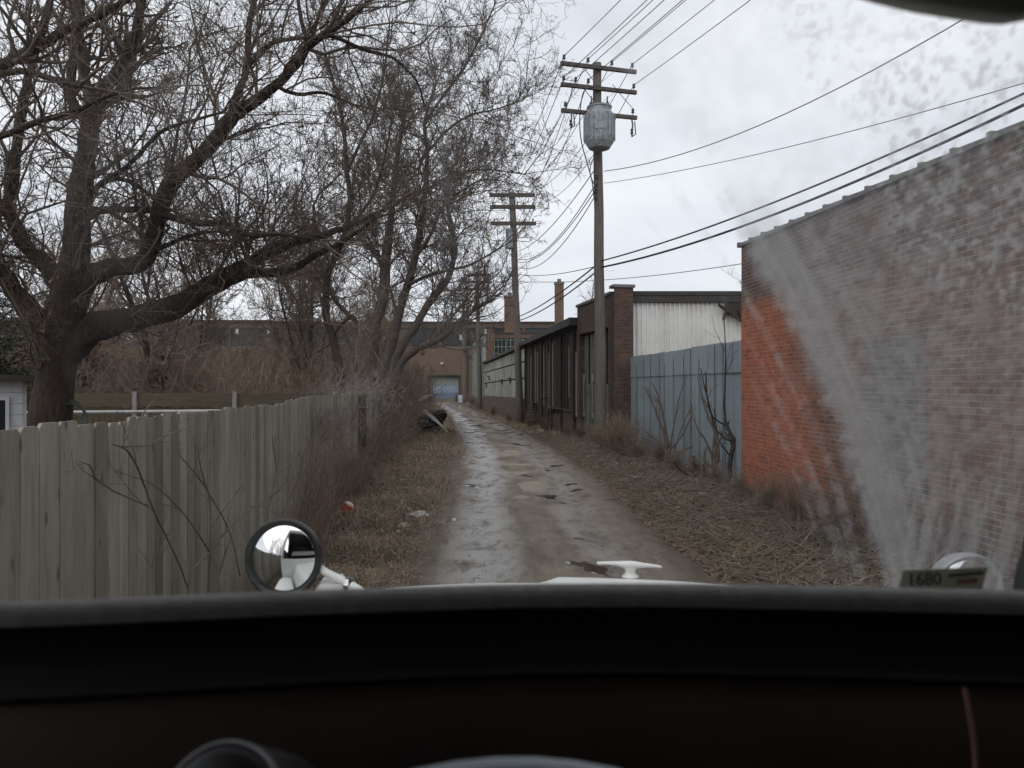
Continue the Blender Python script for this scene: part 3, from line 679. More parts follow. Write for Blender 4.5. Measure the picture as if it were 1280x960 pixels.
# ------------------------------------------------------------------ utility poles
def pole(label, x, y, h, lean, arms, trans=None, bz=0, rarm=0, r0=.2, r1=.13, alen=2.9):
    t = thing('utility_pole', label, 'utility pole', (x, y, bz), 0, 'wooden utility poles along the alley')
    pts = [Vector((lean * k / 8 + .015 * math.sin(k * 2.1 + x), 0, (h + .6) * k / 8 - .6)) for k in range(9)]
    MB().tube(pts, [r0 + (r1 - r0) * k / 8 for k in range(9)], 12).build('pole', M['pole'], t, smooth=True)
    c, s = math.cos(rarm), math.sin(rarm); ends = []
    for az, pins in arms:
        cx = lean * az / h; Pm = lambda q, yo=-.2, zo=0: Vector((cx + c * q - s * yo, s * q + c * yo, az + zo))
        ath = .13 if y < 40 else .24
        a = MB().bar(Pm(-alen / 2), Pm(alen / 2), .12, ath).build('crossarm', M['arm'], t)
        for q in pins:
            p = Pm(q, zo=.065)
            MB().lathe([(.015, 0), (.015, .1), (.055, .1), (.065, .13), (.04, .16), (.055, .19), (.05, .24), (.02, .26)], p, 8).build('insulator', M['porcelain'], a); ends.append(Matrix.Translation((x, y, bz)) @ (p + Vector((0, 0, .2))))
        b_ = MB(); b_.bar(Pm(-.62, -.22, -.05), Vector((cx, -.16, az - .62)), .03, .012); b_.bar(Pm(.62, -.22, -.05), Vector((cx, -.16, az - .62)), .03, .012)
        b_.build('brace', M['galv'], a)
    return t, [Vector(e) for e in ends]
T1, E1 = pole('weathered wooden utility pole carrying the big grey-blue transformer', 3.24, 27.8, 13.86, -.17,
              [(13.62, (-1.33, -.42, .5, 1.3)), (12.87, (-1.35, -.9, -.42, 1.35)), (11.95, (-1.3, 1.3))], bz=-.05, rarm=math.atan(.28), r0=.215, r1=.15)
# transformer
tr = MB(); cx, cyy = -.16, -.72
tr.lathe([(.30, 10.52), (.37, 10.55), (.40, 10.60), (.50, 10.76), (.53, 10.95), (.53, 11.55), (.50, 11.74), (.41, 11.86), (.41, 11.95), (.44, 11.97), (.44, 12.02), (.1, 12.08)], (cx, cyy, 0), 28)
for k in range(18):
    a = 2 * math.pi * k / 18; tr.bar((cx + .54 * math.cos(a), cyy + .54 * math.sin(a), 10.82), (cx + .54 * math.cos(a), cyy + .54 * math.sin(a), 11.70), .035, .05, up=(math.cos(a), math.sin(a), 0))
TT = tr.build('transformer', M['transformer'], T1, smooth=False)
for dx in (-.28, .28):
    MB().lathe([(.07, 11.9), (.07, 12.0), (.04, 12.02), (.08, 12.05), (.04, 12.1), (.07, 12.15), (.03, 12.22), (.02, 12.4)], (cx + dx, cyy, 0), 10).build('bushing', M['porcelain'], TT)
MB().box(cx - .12, cx + .12, cyy + .4, .02, 11.2, 11.35).build('bracket', M['galv'], T1); MB().box(cx - .2, cx + .2, cyy - .555, cyy - .54, 11.1, 11.32).build('name_plate', M['galv'], TT); MB().lathe([(.05, 10.9), (.05, 10.98), (.02, 11.0)], (cx + .3, cyy - .46, 0), 8).build('drain_valve', M['galv'], TT)
for dx, dz in ((-1.16, 11.3), (1.1, 11.2)):   # fuse cutouts hanging from the lowest arm
    b_ = MB(); q = Vector((dx, -.3 + dx * .28, dz)); b_.tube([q + Vector((0, 0, .62)), q + Vector((0.03, 0, .45)), q], .03, 6); b_.tube([q + Vector((.1, 0, .55)), q + Vector((.14, 0, .1)), q], .022, 6); b_.lathe([(.05, 0), (.06, .05), (.03, .1), (.06, .15), (.03, .2)], q + Vector((.0, 0, .1)), 8)
    b_.build('fuse_cutout', M['porcelain'], T1)
b_ = MB(); b_.tube(smooth_poly([Vector((-.35, -.75, 12.7)), Vector((-.7, -.6, 12.6)), Vector((-.82, -.4, 11.8)), Vector((-.75, -.3, 10.9)), Vector((-.4, -.2, 9.7)), Vector((-.3, -.22, 9.0))], [.02] * 6, 4)[0], .02, 6)
b_.tube(smooth_poly([Vector((-.15, -.25, 10.7)), Vector((-.45, -.3, 9.9)), Vector((-.2, -.25, 9.2))], [.016] * 3, 5)[0], .016, 6)
b_.tube(smooth_poly([Vector((.3, -.75, 12.8)), Vector((.7, -.4, 12.5)), Vector((1.2, .1, 12.2))], [.012] * 3, 5)[0], .012, 6)
b_.build('jumper_cable', M['wire'], T1)
b_ = MB()
for k in range(4): b_.lathe([(.05, 0), (.065, .03), (.04, .06), (.065, .09), (.05, .12)], (-.26 + .02 * k, -.2, 8.9 + .25 * k), 8)
b_.build('spool_rack', M['porcelain'], T1)

T2, E2 = pole('leaning utility pole with a slim can transformer beside the panel shed', .56, 49, 14.85, -.56,
              [(14.6, (-1.0, -.4, .4, 1.25)), (13.85, (-1.25, .3, .7, 1.3)), (12.8, (-1.2, 1.25))], bz=-.4, r0=.24, r1=.2, alen=2.9)
MB().lathe([(.2, 11.2), (.22, 11.25), (.23, 11.3), (.23, 12.3), (.25, 12.32), (.2, 12.45), (.05, 12.5)], (-.72, -.2, 0), 16).build('transformer', M['galv'], T2)
b_ = MB(); b_.tube(smooth_poly([Vector((-.7, -.3, 11.2)), Vector((-.9, -.3, 10.4)), Vector((-.75, -.3, 9.5)), Vector((-.55, -.25, 9.9))], [.02] * 4, 5)[0], .02, 6); b_.build('jumper_cable', M['wire'], T2)
T3, E3 = pole('distant bare utility pole with three crossarms standing in front of the pale corrugated building', -3.35, 81, 14.6, -.35, [(14.3, (-1.2, 0.4, 1.2)), (13.6, (-1.2, 1.2)), (12.8, (-1.2, 1.2))], bz=-.65, r0=.25, r1=.2, alen=2.9)
T4, E4 = pole('farthest dark utility pole standing close to the factory roller door', -6.4, 104, 14.2, -.2, [(13.9, (-1.0, 1.0)), (12.4, (.6, 1.0))], bz=-.4, r0=.27, r1=.2, alen=2.2)
T0, E0 = pole('utility pole behind the warehouse roof', 14.6, -9, 13.86, .1, [(13.62, (-1.33, -.42, .5, 1.3)), (12.87, (-1.35, -.9, -.42, 1.35))], bz=0, rarm=math.atan(.28))

def wire(a, b, sag, r, label, group=None):
    a, b = Vector(a), Vector(b); n_ = 22
    pts = [a.lerp(b, k / n_) - Vector((0, 0, sag * 4 * (k / n_) * (1 - k / n_))) for k in range(n_ + 1)]
    o = MB().tube(pts, r, 5).build('power_wire', M['wire'], smooth=True); tag(o, label, 'wire', group); return o
gW = 'wires over the near span'; 
for k in range(8):
    wire(E1[k], E0[k], .5, .013, 'thin black wire running overhead from the two upper crossarms of the transformer pole', gW)
gW2 = 'wires between the two nearest poles'
for k in range(8): wire(E1[k], E2[k] , .75 + .07 * k, .014, 'slack wire sagging from the transformer pole crossarms to the leaning pole', gW2)
for k, j in ((0, 0), (3, 2), (4, 3), (7, 4)): wire(E2[k], E3[j], .6, .016, 'faint wire from the leaning pole to the distant bare pole', 'wires beyond the leaning pole')
for k, j in ((0, 0), (2, 1)): wire(E3[k], E4[j], .5, .018, 'faint wire from the distant bare pole to the farthest pole', 'wires at the far end of the alley')
for ya, yb, sg in ((214, 314, .9), (234, 324, 1.5), (241, 328, 1.3), (248, 333.5, 1.7)):
    wire(P(742, ya, 27.6), P(648, yb, 48.8), sg * .55, .018, 'low slack service wire drooping between pole shafts below the crossarms', 'service wires between pole shafts')
def pass_wire(a, b, ext, sag, r, label):
    a, b = Vector(a), Vector(b); t_ = 1 / (1 + ext); b = b + Vector((0, 0, sag * 4 * t_ * (1 - t_))); return wire(a, b + (b - a) * ext, sag, r, label)
pass_wire(P(755, 214, 27.7), P(1290, -28, 14), .3, 1.1, .014, 'curving single wire climbing from the transformer pole shaft toward the roof visor')
pass_wire(P(755, 229, 27.7), P(1290, 101, 14), .3, .35, .010, 'thinnest straight wire crossing the sky above the brick warehouse')
pass_wire(P(752, 326, 27.6), P(1290, 112, 14), .3, .45, .026, 'upper of the two thick cables passing over the brick warehouse corner')
pass_wire(P(752, 334, 27.6), P(1290, 126, 14), .3, .62, .034, 'lower and thickest cable passing over the brick warehouse corner')
wire(P(648, 396, 48.8), P(752, 326, 27.6), .2, .03, 'dark cable from leaning pole up to transformer pole, the upper of two')
wire(P(648, 401, 48.8), P(752, 334, 27.6), .25, .03, 'dark cable from leaning pole up to transformer pole, the lower of two')
wire(P(648, 343, 48.8), P(752, 331, 27.7), .2, .016, 'pale thin wire nearly level between the two poles above the wooden shed')
wire(P(648, 352, 48.8), P(950, 326, 30), .3, .016, 'thin wire stretching level over the garage and the white shed roof')
t = thing('service_mast', 'steel service mast on the warehouse roof holding the thick cables', 'mast', (P(1290, 120, 14) + (P(1290, 120, 14) - P(752, 330, 27.6)) * .3).to_tuple()[:2] + (4.0,), 0)
MB().tube([(0, 0, 0), (0, 0, 7.5)], .06, 8).build('mast_tube', M['galv'], t)

# ------------------------------------------------------------------ wooden fence on the left
t = thing('wooden_fence', 'long grey weathered board fence with dog-eared tops along the alley', 'fence', (-2.42, 3.6, 0), 0)
mb = MB(); posts = []; FH = 1.98
for (x0, y0), (x1, y1) in zip(FENCE, FENCE[1:]):
    D = Vector((x1 - x0, y1 - y0, 0)); Ln = D.length; D.normalize(); Nn = Vector((-D.y, D.x, 0)) * -1   # toward the alley (+x)
    s = 0
    while s < Ln - .02:
        wd = min(random.choice([.138, .14, .142, .12, .145]) * (1.3 if 0 < y0 + s * D.y < 4.6 else 1), Ln - s); a = Vector((x0, y0, 0)) + D * (s + .005); b_ = a + D * (wd - .010)
        if b_.y < 4.45: wd_ = 0
        hgt = FH + random.uniform(-.018, .018) + (.02 if a.y > 9 else 0); lean_ = random.uniform(-.006, .006); o = Nn * random.uniform(-.002, .004); th = Nn * .018; z0 = base(a.y) - .1 + random.uniform(0, .05); c_ = .018 if a.y < 5 else .006
        ln = D * lean_
        pa, pb = a + o, b_ + o
        def at(p, z, k=0): return (p.x + ln.x * k, p.y + ln.y * k, z)
        fr = [at(pa, z0), at(pb, z0), at(pb, hgt - c_ * 1.2, 1), at(pb - D * c_, hgt, 1), at(pa + D * c_, hgt, 1), at(pa, hgt - c_ * 1.2, 1)]
        bk = [(q[0] - th.x, q[1] - th.y, q[2]) for q in fr]
        mb.add(fr + bk, [(0, 1, 2, 3, 4, 5), (11, 10, 9, 8, 7, 6)] + [(i, (i + 1) % 6, 6 + (i + 1) % 6, 6 + i) for i in range(6)])
        s += wd + random.choice([.0, .0, .001, .004])
    for q in np.arange(0, Ln, 2.4): posts.append(Vector((x0, y0, 0)) + D * q - Nn * .09)
# uv across/along boards -> recompute as (distance along, z)
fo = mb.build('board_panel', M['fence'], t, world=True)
uvl = fo.data.uv_layers[0]
for lp in fo.data.loops:
    c_ = fo.data.vertices[lp.vertex_index].co; uvl.data[lp.index].uv = (c_.y + c_.x * .15, c_.z)
for p in posts:
    MB().box(p.x - .05, p.x + .05, p.y - .05, p.y + .05, -.5, 1.93).build('post', M['olive'], t, world=True)
mb = MB()
for (x0, y0), (x1, y1) in zip(FENCE, FENCE[1:]):
    for z in (.35, 1.05, 1.75): mb.bar((x0 - .055, y0, z), (x1 - .055, y1, z), .04, .09)
mb.build('rail', M['olive'], t, world=True)
t = thing('fence_latch', 'small black latch box fixed high on the grey board fence', 'latch', P(424, 590, 14.0), 0)
MB().box(-.03, .03, -.06, .06, -.12, .1).build('case', M['black'], t, bevel=.01); MB().tube([(0.02, 0, -.1), (.04, .01, -.22)], .012, 6).build('pull_cord', M['black'], t)

# ------------------------------------------------------------------ neighbour's yard
t = thing('back_fence', 'dark olive board fence across the yard behind the grey fence', 'fence', (-14, 18.5, 0), 0)
mb = MB(); x = 0
while x < 10.5:
    mb.box(x, x + .13, 0, .02, -.1, 1.62 + random.uniform(-.01, .01)); x += .14
mb.build('board_panel', M['olive'], t); MB().box(0, 10.5, -.05, -.003, 1.66, 1.98).build('top_board', M['olive'], t)
for x in (0.1, 2.5, 4.9, 7.3, 9.7): MB().box(x, x + .1, -.11, -.055, -.2, 2.02).build('post', M['pale_strip'], t)
t = thing('yard_rail', 'pale metal pipe rail lying level in front of the olive fence', 'rail', (-9.8, 15.5, 0), 0)
MB().tube([(0, 0, 1.62), (5.0, .1, 1.66)], .035, 8).build('pipe', M['pipe'], t)
for x in (.6, 2.4, 4.4): MB().tube([(x, .02, -.2), (x, .02, 1.6)], .03, 8).build('leg', M['pipe'], t)
t = thing('yard_shed', 'small white sided shed with dark window at the fence corner', 'shed', (-7.65, 12.0, 0), R(31))
mb = MB(); 
for q in range(14): mb.box(-3.2, 0, -.012 - .006 * (q % 1), 2.5, -.2 + q * .175, -.2 + q * .175 + .17)
mb.build('wall', M['siding'], t)
mb = MB(); mb.hexa([(-3.4, -.3, 2.3), (.3, -.3, 2.24), (.3, 2.8, 2.24), (-3.4, 2.8, 2.3), (-3.4, -.3, 2.42), (.3, -.3, 2.33), (.3, 2.8, 2.33), (-3.4, 2.8, 2.42)]); mb.build('roof', M['tar'], t)
W = MB().box(-.95, -.22, -.05, -.02, 1.15, 1.95).build('window', M['glass_dark'], t)
mb = MB(); mb.box(-1.0, -.95, -.07, -.02, 1.1, 2.0); mb.box(-.22, -.17, -.07, -.02, 1.1, 2.0); mb.box(-.95, -.22, -.07, -.02, 1.95, 2.0); mb.box(-.95, -.22, -.07, -.02, 1.1, 1.15); mb.build('frame', M['siding'], W)
# coiled hose plant heap by trunk
t = thing('garden_hose', 'dark green coiled hose hanging at the foot of the big tree', 'hose', (-6.35, 11.0, 0), 0)
mb = MB()
for k in range(4):
    c0 = Vector((0.02 * k, -.03 * k, 1.72 - .02 * k)); mb.tube([c0 + Vector((.22 * math.cos(a) + .01 * k, 0.02 * math.sin(3 * a), .26 * math.sin(a))) for a in np.linspace(0, 6.28, 22)], .016, 6)
mb.build('coil', simple('hose', (.02, .035, .025), rough=.5, bump=0), t); MB().bar((0, .06, 1.9), (0, .06, 0), .05, .04).build('stake', M['olive'], t)

# ------------------------------------------------------------------ trees
def limb(pl, d0, d1, sub=4, jit=.25, wf=1.0):
    n_ = len(pl); pts, rad = [], []
    for i, (px, py, w_) in enumerate(pl):
        f = i / (n_ - 1); f = f * f * .5 + f * .5; d = d0 + (d1 - d0) * f
        pts.append(P(px, py, d)); rad.append(w_ / 2 / F * d * wf * .93)
    return smooth_poly(pts, rad, sub, jit)
def tree(name, label, limbs, root, n1, l1, per2=7, per3=7, per4=2, rmin=.004, group=None, lo=.3, up=.18, twig='twig', l3=.5, bark='bark', k=12, maxr1=.03, leaves=0):
    t = thing(name, label, 'tree', root, 0, group)
    mb = MB(); src = []
    for pts, rad in limbs:
        mb.tube(pts, rad, k, rough=.16 if max(rad) > .06 else 0); src.append((pts, rad))
    mb.build('trunk', M[bark], t, world=True, smooth=True)
    # first-order branches from the limbs, by length
    S, D, LL, RR = [], [], [], []
    tot = sum(sum((a - b).length for a, b in zip(p, p[1:])) * 1 for p, r in src)
    for pts, rad in src:
        ln = sum((a - b).length for a, b in zip(pts, pts[1:])); c = max(2, int(n1 * ln / tot)); m_ = len(pts)
        for q in range(c):
            f = lo + (1 - lo) * random.random(); i = min(int(f * (m_ - 1)), m_ - 2); tan = (pts[i + 1] - pts[i]).normalized()
            rnd = Vector((random.gauss(0, 1), random.gauss(0, 1), random.gauss(0, 1))); rnd = (rnd - tan * rnd.dot(tan)).normalized()
            S.append(pts[i].lerp(pts[i + 1], random.random())); D.append(tan * .35 + rnd * .75 + Vector((0, 0, up * 2)))
            LL.append(l1 * random.uniform(.4, 1.25)); RR.append(min(rad[i] * .5, maxr1) * random.uniform(.55, 1.1))
        # limb continues past its end
        for q in range(3):
            S.append(pts[-1]); D.append((pts[-1] - pts[-2]).normalized() + Vector((random.gauss(0, .35), random.gauss(0, .35), random.gauss(0, .3)))); LL.append(l1 * random.uniform(.8, 1.4)); RR.append(rad[-1] * .8)
    A = lambda x: np.array([tuple(v) for v in x])
    ch = []
    p1, r1 = grow(A(S), A(D), np.array(LL), np.maximum(np.array(RR), rmin * 2), 8, .20, .05, .3); ch.append(tubes_np(p1, r1, 5))
    p2, r2 = grow(*sprout(p1, r1, per2, .15, 1.1, up, .55, .6, l1 * .12, rmin * 1.3), 6, .20, .04, .4); ch.append(tubes_np(p2, r2, 4))
    p3, r3 = grow(*sprout(p2, r2, per3, .1, 1.1, up, l3, .65, l1 * .06, rmin), 5, .22, .03, .5); ch.append(tubes_np(p3, r3, 3))
    if per4:
        p4, r4 = grow(*sprout(p3, r3, per4, .1, 1.2, up, .6, .8, l1 * .04, rmin * .8), 3, .3, .03, .6); ch.append(tubes_np(p4, r4, 3))
    inv = np.array(mw(t).inverted())
    ch = [(v @ inv[:3, :3].T + inv[:3, 3], f) for v, f in ch]
    cr = np_mesh('crown', ch, M[twig], t)
    if leaves:
        src = (p4 if per4 else p3)[:, -1]; idx = rng.choice(len(src), leaves); c0 = src[idx] @ inv[:3, :3].T + inv[:3, 3]
        a = unit(rng.normal(0, 1, (leaves, 3))); b_ = unit(rng.normal(0, 1, (leaves, 3)) + [0, 0, -1.2]); sz = .02 + .03 * rng.random((leaves, 1))
        V_ = np.stack([c0 - a * sz * .5, c0 + b_ * sz, c0 + a * sz * .5 + b_ * sz * 2, c0 - a * sz * .5 + b_ * sz * 2], 1).reshape(-1, 3)
        np_mesh('dead_leaf', [(V_, np.arange(leaves * 4).reshape(-1, 4))], M['dry_leaf'], t)
    return t
# the big tree behind the fence, traced limb by limb (pixel x, pixel y, width)
d = 11.0
Lm = [
 limb([(58, 600, 58), (62, 540, 52), (68, 475, 48), (76, 425, 54), (84, 385, 50), (92, 340, 42), (96, 285, 35), (101, 234, 30), (108, 190, 22), (112, 150, 20)], d, d - .2),
 limb([(112, 152, 16), (94, 134, 14), (86, 110, 13), (92, 70, 12), (99, 19, 12), (104, -30, 11), (112, -80, 9)], d - .2, d + .3),
 limb([(112, 152, 16), (124, 125, 15), (136, 104, 14), (158, 72, 13), (170, 40, 12), (177, 0, 12), (190, -50, 10)], d - .2, d - .9),
 limb([(92, 372, 34), (112, 345, 28), (140, 334, 25), (169, 332, 23), (187, 316, 23), (192, 295, 23), (197, 272, 22), (212, 231, 22), (244, 200, 21), (266, 178, 20), (287, 150, 19), (312, 131, 15), (344, 107, 13), (369, 81, 12), (388, 56, 11), (410, 40, 9), (432, 26, 7), (458, 4, 6), (490, -20, 5)], d, d - 1.5),
 limb([(287, 152, 12), (296, 122, 10), (308, 85, 9), (312, 31, 8), (319, -5, 7), (330, -50, 6)], d - .9, d - .5),
 limb([(388, 58, 7), (380, 38, 6), (374, 10, 5), (370, -30, 4)], d - 1.2, d - 1.0), limb([(308, 85, 7), (324, 66, 7), (345, 52, 6), (375, 48, 5), (400, 47, 4)], d - .9, d - 1.6),
 limb([(80, 440, 50), (105, 415, 42), (140, 403, 36), (175, 397, 33), (219, 384, 31), (244, 369, 29), (262, 358, 27), (281, 348, 25), (306, 332, 20), (337, 316, 15), (369, 303, 12), (402, 294, 10), (440, 282, 7), (480, 262, 5)], d, d + 1.5),
 limb([(285, 350, 15), (316, 341, 14), (359, 338, 11), (384, 325, 10), (400, 316, 8), (430, 302, 6), (470, 272, 4)], d + .6, d + .1),
 limb([(98, 280, 14), (116, 268, 11), (134, 262, 10), (165, 262, 9), (194, 264, 9), (225, 275, 9), (255, 279, 9), (281, 280, 8), (312, 294, 7), (350, 293, 5), (400, 300, 3)], d, d - 1.2),
 limb([(103, 246, 9), (119, 236, 8), (134, 223, 7), (153, 212, 6), (175, 192, 6), (200, 166, 5), (231, 153, 4.5), (278, 141, 3)], d, d - 1.8),
 limb([(134, 223, 6), (160, 226, 6), (180, 238, 5), (200, 255, 4), (225, 268, 3)], d - .3, d - .9),
 limb([(70, 440, 44), (47, 402, 32), (16, 362, 25), (0, 340, 23), (-40, 318, 20), (-90, 290, 16)], d, d - .8),
 limb([(82, 372, 30), (60, 336, 22), (37, 314, 19), (22, 290, 17), (12, 259, 16), (19, 200, 14), (28, 134, 13), (34, 103, 11), (45, 60, 9), (60, 10, 8), (70, -40, 6)], d, d + .8),
 limb([(186, 317, 8), (215, 304, 6), (235, 295, 5), (262, 290, 3)], d - .3, d + .3), limb([(250, 372, 8), (262, 362, 5), (290, 345, 4), (330, 310, 3)], d + .3, d - .4),
 limb([(214, 230, 6), (216, 200, 5), (222, 165, 4), (232, 120, 3), (238, 60, 2.5)], d - .6, d + .3), limb([(344, 107, 6), (372, 118, 5), (405, 116, 4), (440, 130, 3)], d - 1, d - .3),
 limb([(410, 42, 5), (455, 62, 5), (490, 72, 4), (520, 100, 3), (530, 130, 2.5)], d - 1.4, d - .5),
]
rt = P(64, 560, d); rt.z = -.05
tree('big_tree', 'huge bare many-limbed tree with thick twisting trunk behind the grey fence', Lm, rt, 225, 2.0, 7, 6, 2, .0036, l3=.5, leaves=2500, lo=.1)
# overhanging boughs of a nearer tree outside the frame, its trunk standing to the left
d = 7.5
Lm = [limb([(-420, 690, 60), (-400, 500, 56), (-370, 300, 50), (-330, 160, 44), (-300, 60, 38), (-280, -60, 30), (-250, -200, 20)], d, d + .3),
 limb([(-340, 190, 26), (-240, 150, 22), (-120, 120, 19), (-40, 102, 17), (0, 88, 16), (19, 72, 14), (47, 59, 13), (78, 40, 12), (109, 25, 10), (150, 5, 8), (190, -25, 6)], d, d - .5),
 limb([(-40, 100, 9), (25, 89, 9), (62, 97, 8), (85, 104, 7), (100, 108, 6)], d - .3, d - .8),
 limb([(-330, 260, 20), (-200, 240, 15), (-80, 200, 11), (0, 172, 9), (44, 153, 8), (94, 139, 6), (131, 122, 5), (162, 112, 4), (200, 110, 3)], d, d - .8),
 limb([(-300, 30, 18), (-180, -20, 14), (-60, 10, 10), (20, -10, 7), (90, -30, 5)], d, d + .3)]
rt = P(-420, 700, d); rt.z = -.05
tree('near_tree', 'overhanging tree whose lopped bough and pale branches cross in front of the big tree', Lm, rt, 75, 1.3, 6, 5, 1, .003, lo=.35)
# multi-stemmed tree further along
d = 30
Lm = [
 limb([(452, 530, 30), (458, 480, 26), (463, 440, 20), (468, 408, 17), (479, 372, 15), (482, 327, 13), (488, 280, 10), (492, 240, 8), (497, 195, 6), (505, 150, 4)], d, d + 1),
 limb([(470, 520, 26), (478, 478, 20), (488, 438, 14), (498, 395, 12), (510, 356, 11), (519, 322, 10), (526, 285, 9), (531, 240, 7), (534, 195, 6), (531, 150, 4), (545, 105, 3)], d, d - .8),
 limb([(484, 500, 16), (493, 454, 12), (504, 430, 11), (518, 410, 11), (533, 384, 10), (545, 368, 10), (557, 352, 9), (565, 332, 8), (567, 304, 6), (564, 281, 6), (558, 250, 4), (563, 215, 3)], d - .5, d - 1.4),
 limb([(488, 490, 14), (501, 455, 10), (515, 441, 10), (528, 433, 9), (550, 424, 7), (562, 415, 6), (572, 405, 5), (593, 387, 4)], d - .6, d - 2.2),
 limb([(528, 436, 5), (545, 420, 5), (560, 402, 4), (575, 385, 3)], d - 1, d - .4),
 limb([(447, 404, 5), (432, 390, 6), (418, 375, 5), (412, 360, 4)], d, d - .5),
 limb([(519, 322, 5), (528, 310, 5), (540, 290, 4), (552, 262, 4), (575, 240, 3), (600, 225, 2)], d - .6, d - 1.5),
 limb([(510, 356, 5), (535, 345, 5), (560, 338, 4), (590, 330, 3), (625, 310, 2)], d - .5, d - 1.5),
 limb([(531, 155, 5), (543, 135, 4), (560, 112, 3.5), (579, 87, 3), (600, 47, 2.5), (619, 5, 1.5)], d, d - 2),
 limb([(526, 200, 5), (545, 178, 4), (563, 159, 3.5), (590, 143, 3), (615, 138, 2), (645, 128, 1.3)], d, d - 2),
 limb([(530, 240, 5), (552, 225, 4), (580, 215, 3), (610, 212, 2), (655, 218, 1.2)], d, d - 1.5),
 limb([(497, 395, 5), (485, 352, 4), (470, 320, 4), (455, 280, 3), (448, 230, 2)], d, d + 1),
]
rt = P(468, 528, d); rt.z = -.1
tree('clump_tree', 'bare grey tree with many stems fanning out from one clump over the alley', Lm, rt, 290, 2.6, 7, 6, 2, .008, l3=.5, bark='bark_grey', lo=.38, maxr1=.035)
d = 26
Lm = [limb([(430, 560, 13), (428, 500, 13), (424, 462, 12), (417, 425, 11), (409, 400, 10), (407, 370, 10), (410, 341, 9), (424, 310, 9), (433, 285, 8), (438, 250, 7), (434, 215, 6), (430, 170, 5), (424, 125, 4), (410, 80, 3), (400, 30, 2)], d, d + .5),
 limb([(409, 372, 5), (398, 350, 5), (385, 338, 4), (360, 330, 3)], d, d + 1), limb([(434, 215, 4), (450, 180, 4), (468, 140, 3), (480, 90, 2.5), (487, 30, 2)], d, d - 1),
 limb([(430, 290, 5), (455, 262, 4), (470, 235, 4), (480, 200, 3), (490, 150, 2)], d, d - 1), limb([(415, 420, 4), (438, 395, 4), (447, 404, 3)], d, d - .3)]
rt = P(430, 560, d); rt.z = -.1
tree('slender_tree', 'dark crooked single-trunk tree thick with fine shoots beyond the fence end', Lm, rt, 130, 2.2, 7, 6, 2, .007, l3=.5, lo=.3, maxr1=.04)
# background saplings: prototypes then copies
def proto_tree(h, seed, label, per3=5, tw='twig', dense=1.0):
    random.seed(seed); L_ = []
    n_ = 3
    for q in range(n_):
        pts, rad = [], []; a = random.uniform(0, 6.28); p = Vector((0, 0, -.3)); dr = Vector((math.cos(a) * .10 * (q > 0), math.sin(a) * .10 * (q > 0), 1))
        for k_ in range(9):
            pts.append(p.copy()); rad.append(.17 * (1 - .88 * k_ / 8) * (1 if q == 0 else .6)); dr = (dr + Vector((random.gauss(0, .10), random.gauss(0, .10), .1))).normalized(); p = p + dr * h / 9 * (1 if q == 0 else .8)
        L_.append((pts, rad))
    return tree('bare_tree', label, L_, (0, 0, 0), int(75 * dense), h * .22, 6, per3, 1, .009, 'bare trees behind the yard', lo=.12, twig=tw, maxr1=.05)
bt = [proto_tree(11, 21, 'tall thin bare tree standing in the thicket behind the yards'), proto_tree(8.5, 22, 'shorter bushy bare tree standing in the thicket behind the yards', tw='twig_light', dense=1.3), proto_tree(12.5, 23, 'tallest spreading bare tree standing in the thicket behind the yards')]
labs = [b_['label'] for b_ in bt]; first = [True] * 3
spots = [(-14, 32, 0), (-10.5, 36, 1), (-17, 40, 2), (-8.6, 33, 0), (-12.5, 46, 2), (-21, 34, 1), (-24, 44, 0), (-9.5, 50, 1), (-16, 55, 0), (-28, 52, 2), (-12, 62, 2), (-20, 66, 1), (-33, 42, 0), (-34, 62, 1), (-12.8, 75, 0), (-18, 84, 2), (-26, 78, 0), (-42, 70, 2), (-14.5, 26, 1), (-20, 26, 0), (-13.5, 92, 1), (-7.2, 42, 1), (-9.4, 57, 0), (-11, 24, 1), (-30, 30, 2), (-45, 50, 1), (-52, 62, 2), (-11.5, 69, 1),
         (-7, -9, 2), (-9, -17, 0), (-6.5, -25, 1), (-12, -12, 2), (-5, -35, 0)]
for i, (x, y, k_) in enumerate(spots):
    if first[k_]: o = bt[k_]; first[k_] = False; o.location = (x, y, base(y)); continue
    s = random.uniform(.8, 1.15); dup(bt[k_], (x, y, base(y)), random.uniform(0, 6.28), (s, s, s * random.uniform(.9, 1.1)), labs[k_] if y > 0 else 'bare tree standing along the alley behind the truck', 'bare trees behind the yard' if y > 0 else 'bare trees behind the truck')
# conifer at the left edge
t = thing('conifer', 'dull green conifer partly hidden behind the big bare tree', 'tree', (-13.4, 18, 0), 0)
MB().tube([(0, 0, -.3), (0.05, 0, 4), (0, .1, 9)], [.2, .13, .03], 8).build('trunk', M['bark'], t)
N = 520; hz_ = rng.random(N) ** .8 * 7 + 1.2; an = rng.random(N) * 6.28; ln = (9 - hz_) * .3 + .3
st = np.stack([np.zeros(N), np.zeros(N), hz_], 1); dd = np.stack([np.cos(an), np.sin(an), np.full(N, -.1)], 1)
p1, r1 = grow(st, dd, ln, np.full(N, .015), 6, .1, .03); p2, r2 = grow(*sprout(p1, r1, 9, .2, 1, .0, .3, .6, .12, .004), 3, .1, .0)
p3, r3 = grow(*sprout(p2, r2, 5, .1, 1.2, .0, .4, 1, .05, .005), 2, .1, .0)
np_mesh('crown', [tubes_np(p2, r2 + .006, 3), tubes_np(p3, r3 * 0 + .009, 3)], M['pine'], t); np_mesh('limb', [tubes_np(p1, r1, 4)], M['bark'], t)

